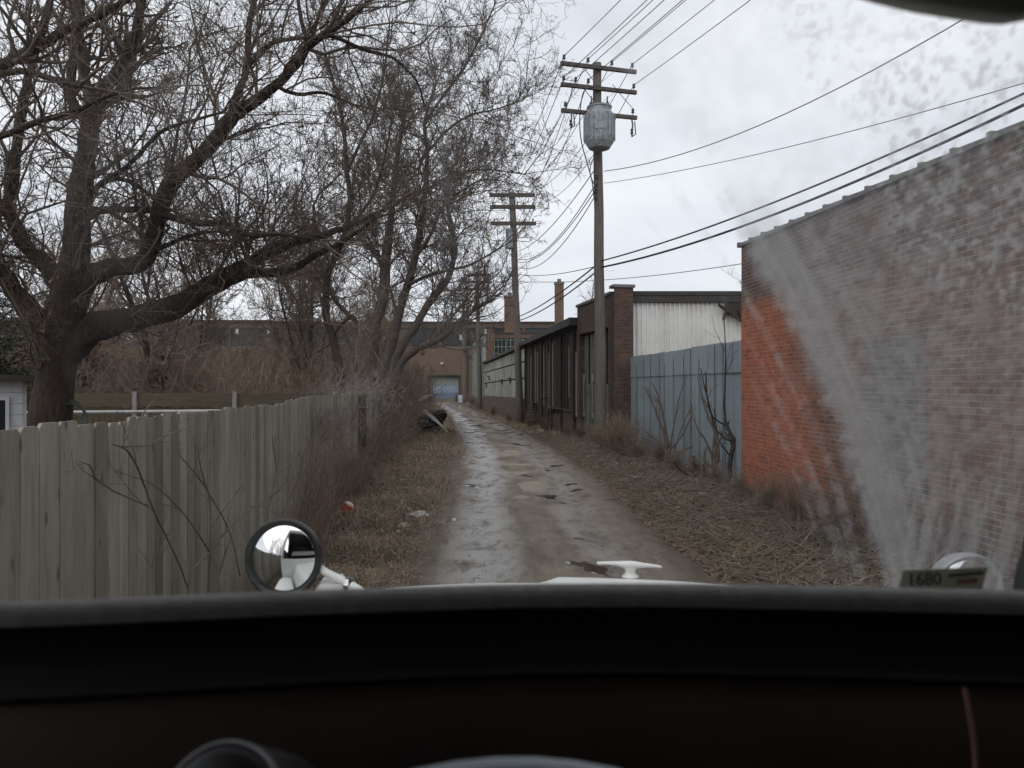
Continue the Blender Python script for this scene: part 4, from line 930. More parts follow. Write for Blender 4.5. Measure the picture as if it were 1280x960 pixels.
# ------------------------------------------------------------------ brush and saplings
def shrub(name, label, cat, h, n1, spread, r, twig, per2=6, per3=3, group=None, curl=.16, lo=.2, rmin=.0025, up=.05):
    t = thing(name, label, cat, (0, 0, 0), 0, group)
    a = rng.random(n1) * 6.28; rr = rng.random(n1) ** .5 * spread * .3
    st = np.stack([rr * np.cos(a), rr * np.sin(a), np.full(n1, -.05)], 1); b_ = rng.random(n1) * 6.28; k_ = rng.random(n1) * spread
    dd = np.stack([np.cos(b_) * k_, np.sin(b_) * k_, np.ones(n1)], 1); ln = h * (.5 + .6 * rng.random(n1))
    p1, r1 = grow(st, dd, ln, r * (.5 + .7 * rng.random(n1)), 8, curl, up - .04, .35); ch = [tubes_np(p1, r1, 4)]
    p2, r2 = grow(*sprout(p1, r1, per2, lo, 1.0, .2, .35, .6, .08, rmin * 1.2), 5, curl * 1.2, .03, .5); ch.append(tubes_np(p2, r2, 3))
    if per3: p3, r3 = grow(*sprout(p2, r2, per3, .1, 1, .15, .45, .7, .05, rmin), 4, curl * 1.3, .02, .6); ch.append(tubes_np(p3, r3, 3))
    np_mesh('stem', ch, M[twig], t); return t
# brown thicket bushes beyond and along the fence (large, far)
gB = 'brown brush along the left side'
sp = [shrub('thicket_bush', 'tangled brown thicket bush in the overgrowth between fence and alley', 'bush', 2.6, 55, .9, .014, 'twig_light', 8, 4, gB, rmin=.006),
      shrub('thicket_bush', 'low reddish brown bramble sprawling in the overgrowth between fence and alley', 'bush', 1.5, 60, 1.5, .009, 'twig_light', 7, 4, gB, curl=.25, rmin=.0045),
      shrub('thicket_bush', 'greyish purple matted bramble heaped over the board fence', 'bush', 1.5, 40, 1.6, .009, 'twig_purple', 6, 2, gB, curl=.32, rmin=.005)]
sl_ = [q['label'] for q in sp]; fst = [True] * 3
def put(k_, x, y, s, z=None):
    z = gz(x, y) if z is None else z
    if fst[k_]: fst[k_] = False; o = sp[k_]; o.location = (x, y, z); o.scale = (s, s, s); return
    dup(sp[k_], (x, y, z), random.uniform(0, 6.28), s, sl_[k_], gB)
random.seed(5)
for (x, y, k_, s) in [(-5.0, 29, 0, 1.1), (-5.6, 31, 0, 1.3), (-5.6, 33, 0, 1.3), (-6.5, 34, 0, 1.4), (-5.2, 37, 0, 1.2), (-7.5, 38, 0, 1.5), (-7.2, 41, 0, 1.4), (-8.5, 44, 0, 1.6), (-8.3, 48, 0, 1.5), (-9.5, 52, 0, 1.7), (-9.4, 56, 0, 1.4), (-10.5, 60, 0, 1.7), (-9.8, 66, 0, 1.5),
                       (-12.5, 72, 0, 1.8), (-12, 80, 0, 1.6), (-14.5, 88, 0, 1.8), (-6.8, 28, 0, 1.3), (-8.8, 31, 0, 1.6), (-11, 29, 0, 1.5), (-13.5, 31, 0, 1.7), (-16.5, 30, 0, 1.6), (-12, 36, 0, 1.8), (-15.5, 37, 0, 1.8), (-19, 34, 0, 1.8), (-22, 38, 0, 2), (-26, 40, 0, 2), (-18, 44, 0, 2), (-12.5, 42, 0, 1.9), (-30, 46, 0, 2), (-24, 31, 0, 1.7), (-10, 25, 0, 1.3), (-14, 24, 0, 1.3), (-17.5, 25, 0, 1.4), (-7.6, 23, 0, 1.2), (-9, 27, 0, 1.4), (-10.5, 32, 0, 1.7), (-8, 28.5, 0, 1.5), (-12, 27, 0, 1.5), (-15.5, 27.5, 0, 1.6), (-18.5, 30, 0, 1.7), (-14, 34, 0, 1.9), (-9.5, 35, 0, 1.8), (-7, 36.5, 0, 1.8), (-19, 24, 0, 1.4), (-6, 26, 0, 1.2), (-12.8, 22.5, 0, 1.2), (-23, 26, 0, 1.6), (-16, 22, 0, 1.2), (-5.2, 24.8, 0, .9), (-10, 40, 0, 2.0), (-21, 28, 0, 1.6),
                       (-3.6, 18.5, 1, .8), (-3.75, 20.5, 1, .9), (-3.9, 23, 1, .8), (-4.2, 25.5, 1, .9), (-4.3, 28, 1, 1.1), (-4.9, 30.5, 1, 1.3), (-4.3, 24.5, 1, 1.1), (-5.2, 38, 1, .9), (-6.4, 40, 1, 1.3), (-3.2, 16, 1, .55), (-3.0, 14.2, 1, .5), (-7.2, 45, 1, 1.3), (-8.5, 51, 1, 1.4), (-6.2, 39.5, 0, 1.5), (-7.1, 43, 0, 1.6), (-5.7, 36.6, 0, 1.3), (-8.0, 47, 0, 1.6), (-6.0, 35, 0, 1.5), (-8.2, 53, 0, 1.8), (-9.6, 60, 1, 1.5), (-11, 68, 1, 1.6),
                       (-3.3, 21, 1, .4), (-5.0, 33, 0, 1.3)]: put(k_, x, y, s)
for (x, y, s, z) in [(-3.8, 17.2, .9, 1.2), (-4.1, 19.5, 1.0, 1.2), (-4.4, 22, 1.2, 1.2), (-4.7, 24.5, 1.2, 1.1), (-3.4, 13.0, .6, 1.25), (-3.55, 14.4, .7, 1.2), (-3.25, 12.2, .45, 1.4), (-3.3, 15.5, .6, .3), (-3.15, 13.6, .5, .4)]: put(2, x, y, s, z)
# thin whips standing in front of the fence and traced vine
def traced(name, label, cat, lines, d, mat, root, group=None, extra=0):
    t = thing(name, label, cat, root, 0, group); mb = MB(); P1 = []
    df = d if callable(d) else (lambda px: d)
    for ln_ in lines:
        pts = [P(a, b_, df(a)) for a, b_, w_ in ln_]; rad = [max(w_ / 2 / F * df(a), .0025) for a, b_, w_ in ln_]
        q, r_ = smooth_poly(pts, rad, 4, .5); mb.tube(q, r_, 6)
        P1.append((q, r_))
    mb.build('stem', mat, t, world=True, smooth=True)
    if extra:
        S_, D_, L__, R_ = [], [], [], []
        for q, r_ in P1:
            for k_ in range(extra):
                i = random.randint(len(q) // 3, len(q) - 2); tan = (q[i + 1] - q[i]).normalized(); rnd = Vector((random.gauss(0, 1), random.gauss(0, .5), random.gauss(0, 1))).normalized()
                S_.append(tuple(q[i])); D_.append(tuple(tan * .7 + rnd * .5 + Vector((0, 0, .15)))); L__.append((q[0] - q[-1]).length * random.uniform(.15, .4)); R_.append(max(r_[i] * .5, .0025))
        p1, r1 = grow(np.array(S_), np.array(D_), np.array(L__), np.array(R_), 5, .13, .06, .5)
        p2, r2 = grow(*sprout(p1, r1, 2, .2, 1, .15, .45, .7, .04, .0018), 4, .15, .04, .6)
        inv = np.array(mw(t).inverted()); np_mesh('crown', [((v @ inv[:3, :3].T + inv[:3, 3]), f) for v, f in (tubes_np(p1, r1, 4), tubes_np(p2, r2, 3))], mat, t)
    return t
dv = 5.6
rt = P(190, 745, dv)
traced('vine', 'bare brown vine arching over the near boards of the grey fence', 'vine',
       [[(232, 790, 3), (238, 720, 3), (262, 690, 3), (290, 655, 2.5), (322, 630, 2), (352, 612, 1.5)], [(235, 735, 2), (222, 700, 2.2), (200, 655, 2.2), (186, 622, 2.5), (172, 585, 2.5), (158, 562, 2.5), (140, 555, 2)],
        [(158, 560, 2), (166, 540, 2), (180, 515, 1.5), (192, 500, 1)], [(155, 558, 2), (185, 556, 1.5), (207, 545, 1.5), (240, 534, 1)], [(186, 632, 1.8), (150, 618, 2), (122, 600, 2), (112, 582, 2), (98, 577, 1.2)],
        [(262, 690, 2), (232, 645, 1.6), (200, 612, 1.3), (176, 598, 1)], [(258, 790, 2.6), (262, 700, 2.4), (263, 630, 2), (252, 590, 1.6), (247, 560, 1)], [(260, 780, 2.2), (275, 715, 2), (294, 655, 1.5)], [(196, 770, 1.8), (197, 700, 1.8), (207, 640, 1.2)], [(330, 700, 2), (335, 640, 2), (345, 590, 1.6), (340, 545, 1.2)], [(300, 720, 2), (285, 660, 1.8), (250, 600, 1.4), (225, 570, 1)], [(345, 660, 2), (372, 600, 1.6), (380, 560, 1.2)]], (lambda px: min(2.31 * 960 / (640 - px), 7.6)), M['twig'], (rt.x, rt.y, 0), extra=3)
gS = 'whips in front of the grey fence'
w0 = shrub('whip_shrub', 'sparse bare whip shrub leaning against the grey board fence', 'shrub', 1.3, 16, .45, 0.005, 'twig_light', 4, 2, gS, curl=.10, rmin=.0015)
w0.location = (-2.2, 7.4, 0)
for (x, y, s) in [(-2.25, 8.6, .9), (-2.5, 9.6, 1.1), (-2.7, 10.6, 1.2), (-2.9, 11.7, 1.2), (-2.95, 12.8, 1.2), (-2.2, 6.4, .7), (-3.0, 13.8, 1.1), (-3.1, 15.2, 1.2), (-2.6, 10.1, .8), (-2.8, 11.2, 1.3), (-2.3, 9.1, 1.2), (-2.45, 9.3, 1.3), (-2.7, 10.3, 1.4), (-2.85, 11.5, 1.4), (-3.0, 12.4, 1.4), (-2.35, 8.2, 1.1), (-3.05, 13.2, 1.3), (-3.2, 14.5, 1.4), (-3.2, 16.6, 1.1)]:
    dup(w0, (x, y, gz(x, y) - .02), random.uniform(0, 6.28), s)
# right side: saplings by the blue fence
def rg(x, y): return (x, y, gz(x, y))
gR = 'coppiced saplings by the blue fence'
q = P(722 + 110, 590, 19.5)
traced('sapling', 'pale-stemmed coppiced sapling with fan of thin shoots against the blue fence', 'sapling',
       [[(836, 606, 5), (837, 585, 5), (836, 560, 4.5)], [(836, 562, 4), (822, 520, 2.5), (808, 488, 1.8), (802, 482, 1)], [(836, 562, 3), (826, 505, 2.2), (815, 478, 1.4)], [(836, 560, 3), (842, 535, 2), (848, 500, 1.6), (855, 480, 1.1)], [(837, 562, 3), (852, 545, 2), (862, 525, 1.6), (866, 520, 1)],
        [(834, 560, 2.6), (820, 550, 2), (804, 536, 1.4)], [(840, 570, 2.6), (855, 562, 2), (872, 555, 1.4)], [(838, 590, 2), (828, 560, 1.6), (798, 545, 1)], [(838, 585, 2.4), (850, 540, 1.6), (868, 500, 1)]], 19.3, M['twig'], rg((836 - 640) / F * 19.3, 19.3), extra=2)
traced('tree_stump', 'dark forked stump with cut ends beside the blue fence', 'stump',
       [[(872, 612, 7), (870, 598, 6), (868, 578, 5.5)], [(872, 604, 4), (856, 592, 4), (846, 582, 3.4), (842, 578, 2.5)], [(884, 612, 6), (881, 595, 5), (880, 580, 4)]], 17.2, M['bark'], rg((872 - 640) / F * 17.2, 17.2), extra=2)
traced('sapling', 'thick-based sapling with long upright shoots between the stump and the brick corner', 'sapling',
       [[(886, 615, 9), (890, 600, 8), (893, 582, 6), (893, 560, 5)], [(893, 585, 5), (897, 570, 5), (893, 540, 3), (885, 520, 2), (878, 500, 1.5), (876, 480, 1.2)], [(893, 582, 4), (884, 555, 2.4), (872, 535, 1.6), (868, 525, 1)], [(891, 565, 3), (892, 530, 2), (884, 495, 1.6), (883, 470, 1)], [(893, 570, 3), (902, 545, 2), (906, 520, 1.4)],
        [(890, 600, 4), (882, 585, 3.4), (880, 562, 3)]], 16.6, M['twig'], rg((888 - 640) / F * 16.6, 16.6), extra=3)
traced('sapling', 'crooked bare sapling curving up close to the red brick corner', 'sapling',
       [[(903, 612, 7), (911, 598, 6.5), (913, 580, 6), (916, 560, 5.5), (917, 551, 5)], [(917, 551, 5), (912, 540, 4.5), (908, 531, 4)], [(917, 551, 3.5), (904, 546, 2.5), (892, 530, 2), (886, 505, 1.6), (880, 480, 1.4), (876, 460, 1)], [(909, 532, 3), (898, 527, 2), (888, 515, 1.6), (883, 490, 1.3), (882, 465, 1)],
        [(918, 550, 2.5), (924, 540, 2), (926, 520, 1.5)], [(911, 568, 2.5), (905, 560, 2), (897, 545, 1.6), (893, 510, 1.3)], [(908, 531, 2.6), (906, 500, 2), (907, 440, 1.5), (905, 400, 1)]], 16.0, M['bark'], rg((908 - 640) / F * 16, 16), extra=3)
random.seed(9)
gU = 'brown undergrowth in front of the right-hand walls'
u0 = shrub('undergrowth_bush', 'dense brown twiggy bush at the foot of the transformer pole', 'bush', 1.35, 60, .55, .009, 'twig_light', 6, 3, gU, curl=.12, rmin=.004)
u0.location = rg(3.05, 22.5)
for (x, y, s, lb) in [(3.3, 23.6, .9, 0), (3.5, 21.6, .7, 1), (3.7, 24.6, .9, 1), (2.9, 24.3, .7, 1), (3.9, 20.3, .55, 1), (4.0, 18.6, .5, 1), (4.1, 17.2, .45, 1), (4.15, 15.6, .4, 1), (4.2, 14.2, .45, 2), (4.35, 13.0, .5, 2), (4.4, 11.9, .6, 2), (4.55, 10.8, .6, 2), (4.7, 9.8, .6, 2), (2.6, 29.5, .6, 1), (2.3, 32.5, .5, 1), (1.6, 37, .6, 1), (1.0, 42, .7, 1), (-.2, 52, .6, 1), (-1.6, 65, .8, 1), (-3.6, 83, .9, 1), (-4.7, 93, 1.0, 1), (2.9, 27.0, .6, 1), (4.9, 8.7, .6, 2), (-5.5, 101, 1.2, 1)]:
    dup(u0, rg(x, y), random.uniform(0, 6.28), s, ['tall twiggy brown bush beside the pole foot', 'small brown twiggy bush at the base of the sheds and blue fence', 'low twiggy brush growing against the red brick wall'][lb], gU)
# weedy tree behind the white shed
Lm = [([Vector((6.9, 33, 0)), Vector((6.9, 33, 3)), Vector((7.0, 33, 5)), Vector((7.2, 33, 6.2))], [.08, .06, .04, .02])]
for (x, y, zz_) in ((8.6, 28.0, 6.3), (3.7, 36, 7.3)):
    Lm = [([Vector((x, y, -.2)), Vector((x + .1, y, 3)), Vector((x - .05, y, 5)), Vector((x + .1, y, zz_ - .6))], [.07, .05, .035, .015])]
    tree('weed_tree', 'spindly bare weed tree poking above the roof of the %s' % ('white corrugated shed' if y < 30 else 'dark brick garage'), Lm, (x, y, 0), 22, 1.1, 4, 3, 0, .004, lo=.6, maxr1=.015)

# ------------------------------------------------------------------ ground litter
def place(xlo, xhi, ylo, yhi, n_, pw=1.6, off=.0):
    y = ylo + (yhi - ylo) * rng.random(n_) ** pw
    lo_ = np.array([xlo(a) for a in y]); hi_ = np.array([xhi(a) for a in y]); x = lo_ + (hi_ - lo_) * rng.random(n_)
    return x, y
def zs(x, y): return np.array([gz(a, b_) for a, b_ in zip(x, y)])
RL, RR_, FXf, WX = (lambda y: lerp(ROADL, y)), (lambda y: lerp(ROADR, y)), (lambda y: lerp(FX, y)), (lambda y: lerp(WALLX, y))
def blades(x, y, hmin, hmax, wd, lean):
    n_ = len(x); z = zs(x, y); b_ = np.stack([x, y, z - .01], 1); a = rng.random(n_) * 6.28
    pat = np.array([.5 + noise.noise(Vector((p * .8, q * .8, 2))) for p, q in zip(x, y)])
    h = (hmin + (hmax - hmin) * rng.random(n_) ** 2) * (.5 + pat); side = np.stack([np.cos(a), np.sin(a), 0 * a], 1)
    dr = np.stack([np.cos(a + 1.57), np.sin(a + 1.57), 0 * a], 1); le = lean * (.3 + rng.random(n_))
    mid = b_ + dr * (h * le * .4)[:, None] + np.array([0, 0, 1]) * (h * .6)[:, None]; tip = b_ + dr * (h * le * 1.3)[:, None] + np.array([0, 0, 1]) * (h * (1 - .35 * np.minimum(le, 1.6)))[:, None]
    s = (side * wd / 2)
    V_ = np.stack([b_ - s, b_ + s, mid + s * .7, mid - s * .7, mid - s * .7, mid + s * .7, tip + s * .15, tip - s * .15], 1).reshape(-1, 3)
    return V_, np.arange(n_ * 8).reshape(-1, 4)
ch = []
x, y = place(lambda a: FXf(a) + .05, lambda a: RL(a) + .12 + .25 * noise.noise(Vector((0, a * 1.1, 0))) + .2 * rng.random() ** 3, 5, 34, 52000, 1.5); ch.append(blades(x, y, .04, .26, .008, 1.5))
x, y = place(lambda a: RR_(a) - .12 - .3 * noise.noise(Vector((5, a * 1.1, 0))) - .25 * rng.random() ** 3, lambda a: WX(a) - .03, 6, 34, 24000, 1.5); ch.append(blades(x, y, .02, .13, .008, 2.4))
x, y = place(lambda a: FXf(a) + .05, lambda a: RL(a) - .0, 34, 100, 9000, 1.2); ch.append(blades(x, y, .1, .4, .02, 1.0))
x, y = place(lambda a: RR_(a), lambda a: WX(a), 30, 100, 7000, 1.2); ch.append(blades(x, y, .05, .3, .02, 1.0))
gm_, n, b, out = newmat('dry_grass'); g = G(n)
g.link(g.ramp(g.island(), [(0, (.06, .04, .027)), (.35, (.17, .115, .072)), (.65, (.28, .205, .138)), (.88, (.43, .355, .26)), (1, (.17, .175, .07))]), b.inputs['Base Color']); b.inputs['Roughness'].default_value = .85
tag(np_mesh('dry_grass', ch, gm_), 'dry matted brown grass covering both verges', 'grass', kind='stuff')
# fallen leaves
def flakes(x, y, s0, s1):
    n_ = len(x); c0 = np.stack([x, y, zs(x, y) + .012 + .02 * rng.random(n_)], 1); a = unit(rng.normal(0, 1, (n_, 3)) * [1, 1, .35]); b_ = unit(np.cross(a, rng.normal(0, .35, (n_, 3)) + [0, 0, 1])); s = (s0 + (s1 - s0) * rng.random((n_, 1)))
    V_ = np.stack([c0 - a * s, c0 - b_ * s * .6, c0 + a * s, c0 + b_ * s * .6], 1).reshape(-1, 3); return V_, np.arange(n_ * 4).reshape(-1, 4)
ch = []
x, y = place(lambda a: FXf(a) + .05, lambda a: RL(a), 5, 36, 16000, 1.4); ch.append(flakes(x, y, .012, .035))
x, y = place(RR_, lambda a: WX(a) - .03, 6, 36, 26000, 1.4); ch.append(flakes(x, y, .012, .04))
tag(np_mesh('leaf_litter', ch, M['dry_leaf']), 'small dead brown leaves scattered over the verges', 'leaves', kind='stuff')
def sticks(x, y, l0, l1, r):
    n_ = len(x); st = np.stack([x, y, zs(x, y) + .02 + .05 * rng.random(n_)], 1); a = rng.random(n_) * 6.28; dd = np.stack([np.cos(a), np.sin(a), rng.normal(0, .18, n_)], 1)
    p, r_ = grow(st, dd, l0 + (l1 - l0) * rng.random(n_) ** 2, r * (.4 + rng.random(n_)), 5, .16, .0, .5); return tubes_np(p, r_, 3)
ch = []
x, y = place(lambda a: max(RR_(a), 0) + .25 * (1 if a < 20 else 0), lambda a: WX(a) - .05, 7, 32, 9000, 1.3); ch.append(sticks(x, y, .1, .9, .008))
x, y = place(lambda a: FXf(a) + .1, lambda a: RL(a) - .1, 5, 32, 4500, 1.4); ch.append(sticks(x, y, .1, .6, .005))
x, y = place(RL, RR_, 7, 40, 500, 1.2); ch.append(sticks(x, y, .05, .3, .004))
tag(np_mesh('fallen_twigs', ch, M['stick']), 'thin fallen twigs strewn over both verges', 'twigs', kind='stuff')
# gravel on road
n_ = 2600; x, y = place(RL, RR_, 6, 40, n_, 1.3); c0 = np.stack([x, y, np.array([base(a) for a in y]) + .035], 1); s = (.005 + .016 * rng.random((n_, 1)) ** 2)
o8 = np.array([(1, 0, 0), (0, 1, 0), (-1, 0, 0), (0, -1, 0), (0, 0, .7)]); V_ = (c0[:, None, :] + o8[None] * s[:, None, :] * (1 + .4 * rng.normal(0, 1, (n_, 5, 1)))).reshape(-1, 3)
b0 = (np.arange(n_) * 5)[:, None]; F_ = np.concatenate([b0 + np.array([[0, 1, 4]]), b0 + np.array([[1, 2, 4]]), b0 + np.array([[2, 3, 4]]), b0 + np.array([[3, 0, 4]])], 0)
tag(np_mesh('gravel', [(V_, F_)], M['rubble']), 'loose gravel specks on the muddy lane', 'gravel', kind='stuff')

def blob(name, c, r, mat, seed, parent=None, rough=.35, sq=(1, 1, 1), sub=3):
    import bmesh
    bm = bmesh.new(); bmesh.ops.create_icosphere(bm, subdivisions=sub, radius=1)
    for v in bm.verts:
        n_ = noise.fractal(v.co * 1.6 + Vector((seed * 3.1, 0, seed)), 1, 2, 4); ridge = abs(noise.noise(v.co * 3.1 + Vector((0, seed * 5, 0))))
        v.co = v.co * (1 + rough * n_ - rough * .6 * ridge); v.co = Vector((v.co.x * r * sq[0], v.co.y * r * sq[1], max(v.co.z, -.75) * r * sq[2])) + Vector(c)
    me = bpy.data.meshes.new(name); bm.to_mesh(me); bm.free(); me.materials.append(mat); me.polygons.foreach_set('use_smooth', [True] * len(me.polygons))
    o = bpy.data.objects.new(name, me); C.objects.link(o)
    if parent: o.parent = parent
    return o
def gobj(px, py, zoff=0):   # ground point seen at a pixel
    d = 5.0
    while d < 120:
        p = P(px, py, d)
        if p.z <= gz(p.x, p.y) + zoff: return p
        d += .05
    return P(px, py, 120)
# tyre and bag heap
hp = gobj(540, 541); hx, hy = hp.x, hp.y
def tyre(x, y, z, rx, ry, label, s=1):
    t = thing('tyre', label, 'tyre', (x, y, z), 0, 'dumped tyres beside the alley'); t.rotation_euler = (rx, ry, random.uniform(0, 3)); s *= 1.4; t.scale = (s, s, s)
    prof = [(.20, -.08), (.27, -.11), (.32, -.10), (.345, -.06), (.35, 0), (.345, .06), (.32, .10), (.27, .11), (.20, .08), (.19, 0), (.20, -.08)]
    o = len(prof); mb = MB(); kk = 28
    for r_, h in prof:
        for j in range(kk): a = 6.28318 * j / kk; mb.v.append((r_ * math.cos(a), r_ * math.sin(a), h))
    for i in range(o - 1):
        for j in range(kk): mb.f.append((i * kk + j, i * kk + (j + 1) % kk, (i + 1) * kk + (j + 1) % kk, (i + 1) * kk + j)); mb.mi.append(0)
    mb.build('casing', M['tyre'], t, smooth=True)
    mb = MB()
    for j in range(36): a = 6.28318 * j / 36; mb.bar((.352 * math.cos(a), .352 * math.sin(a), -.07), (.352 * math.cos(a + .08), .352 * math.sin(a + .08), .07), .03, .012, up=(math.cos(a), math.sin(a), 0))
    mb.build('tread', M['tyre'], t)
hz = base(hy)
for (dx, dy, z, rx, ry, lb, s) in [(0.0, .3, .15, .1, .1, 'worn black tyre lying flat at the roadside edge of the rubbish heap', 1), (.1, 1.2, .75, .35, .5, 'black tyre propped on top of the rubbish heap, nearest the road', 1.05), (-.6, .5, .35, .6, -.3, 'black tyre half buried in the middle of the rubbish heap', 1), (-.05, 1.9, .3, 1.2, .2, 'black tyre standing nearly upright at the back of the rubbish heap', 1.0), (-.35, .1, .42, .25, .15, 'black tyre resting on another at the front of the rubbish heap', .95)]:
    tyre(hx + dx, hy + dy, hz + z, rx, ry, lb, s)
for (dx, dy, z, r_, lb) in [(-.9, .9, .45, .7, 'large torn black rubbish bag at the brush side of the heap'), (-.3, 1.8, .6, .62, 'bulging black rubbish bag on top of the heap'), (-1.1, 0.1, .25, .5, 'small slumped black rubbish bag at the front of the heap')]:
    o = blob('rubbish_bag', (0, 0, 0), r_, M['bag'], r_ * 10 + dx, rough=.4, sq=(1.1, 1, .8), sub=4); o.location = (hx + dx, hy + dy, hz + z); tag(o, lb, 'bag', 'black rubbish bags')
def plank(a, b_, w_, label, bend=0):
    a, b_ = Vector(a), Vector(b_); o = MB(); n_ = 8; X = (b_ - a).cross(Vector((0, -1, .4))).normalized() * w_ / 2
    pts = [a.lerp(b_, k / n_) + Vector((0, 0, bend * 4 * (k / n_) * (1 - k / n_))) for k in range(n_ + 1)]
    for i in range(n_):
        wa, wb = [.5 + .7 * math.sin(math.pi * min(1, .15 + k / n_)) for k in (i, i + 1)]
        p, q = pts[i], pts[i + 1]; th = Vector((0, .02, .012)); A_, B_ = X * wa, X * wb
        o.hexa([p - A_, q - B_, q - B_ + th, p - A_ + th, p + A_, q + B_, q + B_ + th, p + A_ + th])
    return tag(o.build('plank', M['plank_white'], smooth=False), label, 'plank')
dp = hp.y - .4
plank(P(520, 508, dp + 1.2), P(561, 542, dp), .13, 'long curved white strip sliding off the heap of tyres toward the road', .12)
plank(P(521, 501, dp + 1), P(540, 493, dp + 1.6), .13, 'short white plank end sticking out of brush above the tyres')
t = thing('cardboard', 'crumpled tan cardboard caught in the brush behind the tyres', 'cardboard', P(508, 493, dp + 1.5), .3)
MB().box(-.22, .05, -.02, .0, -.25, .2).box(.08, .28, -.04, -.01, -.2, .05).box(-.1, .15, .01, .03, .1, .35).build('sheet', simple('tan_card', (.30, .22, .15), rough=.9), t)
# small litter
def crumple(px, py, s, mat, label, cat, seed, sq=(1.3, .8, .45), grp=None):
    p = gobj(px, py); o = blob('litter', (0, 0, 0), s, mat, seed, rough=.7, sq=sq, sub=3); o.location = (p.x, p.y, gz(p.x, p.y) + s * .3); tag(o, label, cat, grp); return o
t = thing('paper_cup', 'crushed orange and clear cup lying in the grass near the fence', 'cup', (0, 0, 0), 0)
p = gobj(431, 648); t.location = (p.x, p.y, p.z + .10); t.rotation_euler = (.35, .5, .4); t.scale = (1.25, 1.25, 1.25)
MB().lathe([(.045, 0), (.06, .1), (.066, .17)], (0, 0, -.05), 14).build('cup_side', M['litter_orange'], t); MB().lathe([(.05, .0), (.05, .01), (.03, .02), (.01, .025)], (0, 0, .12), 14).build('lid', M['litter_white'], t)
crumple(521, 648, .14, M['litter_white'], 'crumpled white plastic bag on the verge nearest the tread marks', 'plastic bag', 3)
crumple(505, 659, .08, M['litter_white'], 'small torn white paper beside the crumpled plastic bag', 'paper', 5)
crumple(464, 644, .06, M['litter_white'], 'tiny white scrap in the grass beside the orange cup', 'scrap', 6)
crumple(502, 603, .09, simple('clear_plastic', (.25, .27, .26), rough=.3), 'dull grey plastic wrapper higher on the grassy verge', 'wrapper', 8)
crumple(413, 680, .04, M['litter_white'], 'white bottle cap sized scrap near the round mirror', 'scrap', 9, (1, 1, .6)); crumple(447, 692, .04, M['litter_white'], 'small pale scrap low on the verge', 'scrap', 10, (1, 1, .6))
crumple(742, 566, .08, M['litter_white'], 'pale flattened bag at the foot of the garage doors', 'plastic bag', 12); crumple(797, 598, .09, M['litter_white'], 'shredded white plastic under the brown bush', 'plastic bag', 13, (1.8, .8, .3)); crumple(808, 632, .055, M['litter_white'], 'white wrapper lying on twigs at the lane edge', 'wrapper', 14)
for i, (px, py, s, lb) in enumerate([(903, 663, .12, 'flat pale slab of broken concrete on the twig-strewn verge'), (878, 620, .1, 'grey rubble lump below the forked stump'), (895, 692, .06, 'small pale stone at the lane edge'), (979, 682, .06, 'small pale stone below the brick wall'), (665, 542, .18, 'rubble lump beside the leaning utility pole'), (676, 540, .22, 'larger rubble lump under the wooden shed'), (690, 543, .16, 'low rubble lump in front of the brown skirting'), (700, 548, .2, 'rubble lump beside the garage corner'), (712, 551, .15, 'broken stone at the garage doorway'), (660, 547, .1, 'stray brick piece on the right-hand lane edge'), (975, 655, .09, 'low dirt-coloured stone against the orange brick')]):
    p = gobj(px, py); o = blob('rubble', (0, 0, 0), s, M['rubble'] if i % 2 == 0 else M['concrete'], i + 20, rough=.3, sq=(1.4, .9, .45), sub=2); o.location = (p.x, p.y, gz(p.x, p.y) + s * .12); tag(o, lb, 'rubble', 'rubble on the verge')
# dark branch heap by brick wall
hb = shrub('brush_heap', 'dark heap of dead cut branches at the foot of the brick wall', 'brush heap', .75, 90, 2.2, .007, 'twig', 5, 2, curl=.3, rmin=.002, up=-.12); p = gobj(1032, 684); hb.location = (p.x - .1, p.y, gz(p.x, p.y))
hb2 = shrub('straw_tuft', 'yellowed straw tuft bent over on the bare verge', 'grass tuft', .38, 260, 1.8, .0025, 'dry_leaf', 1, 0, curl=.2, rmin=.0015, up=-.2); p = gobj(955, 700); hb2.location = (p.x, p.y, gz(p.x, p.y))
hb2.children[0].data.materials[0] = simple('straw', (.42, .36, .19), (.25, .20, .10), bump=0)

sc0 = None
for i, (px, py) in enumerate([(452, 700), (470, 640), (484, 632), (498, 668), (512, 640), (523, 612), (478, 668), (500, 590), (540, 580), (455, 640), (515, 690), (495, 625),
                              (720, 560), (736, 572), (770, 580), (812, 590), (850, 600), (862, 634), (880, 650), (930, 650), (945, 668), (990, 690), (905, 620), (835, 612), (1000, 700), (700, 556), (870, 602), (917, 700)]):
    p = gobj(px, py); s_ = random.uniform(.018, .045)
    if sc0 is None: sc0 = blob('litter', (0, 0, 0), 1, M['litter_white'], 31, rough=.8, sq=(1.3, .8, .5), sub=2); o = sc0; tag(o, 'tiny pale scrap of litter trodden into the brown verge', 'scrap', 'pale scraps on the verges')
    else: o = sc0.copy(); C.objects.link(o)
    o.location = (p.x, p.y, gz(p.x, p.y) + .03); o.scale = (s_, s_, s_); o.rotation_euler = (random.random(), random.random(), random.random() * 6)

# ------------------------------------------------------------------ the truck we sit in (heading 8 degrees to the right)
TY = -R(8)
truck = thing('truck', 'white truck cab we look out of, with dirty windshield, dash and hood', 'truck', (0, 0, 0), TY)
Tinv = mw(truck).inverted()
def loc_(p): return Tinv @ Vector(p)
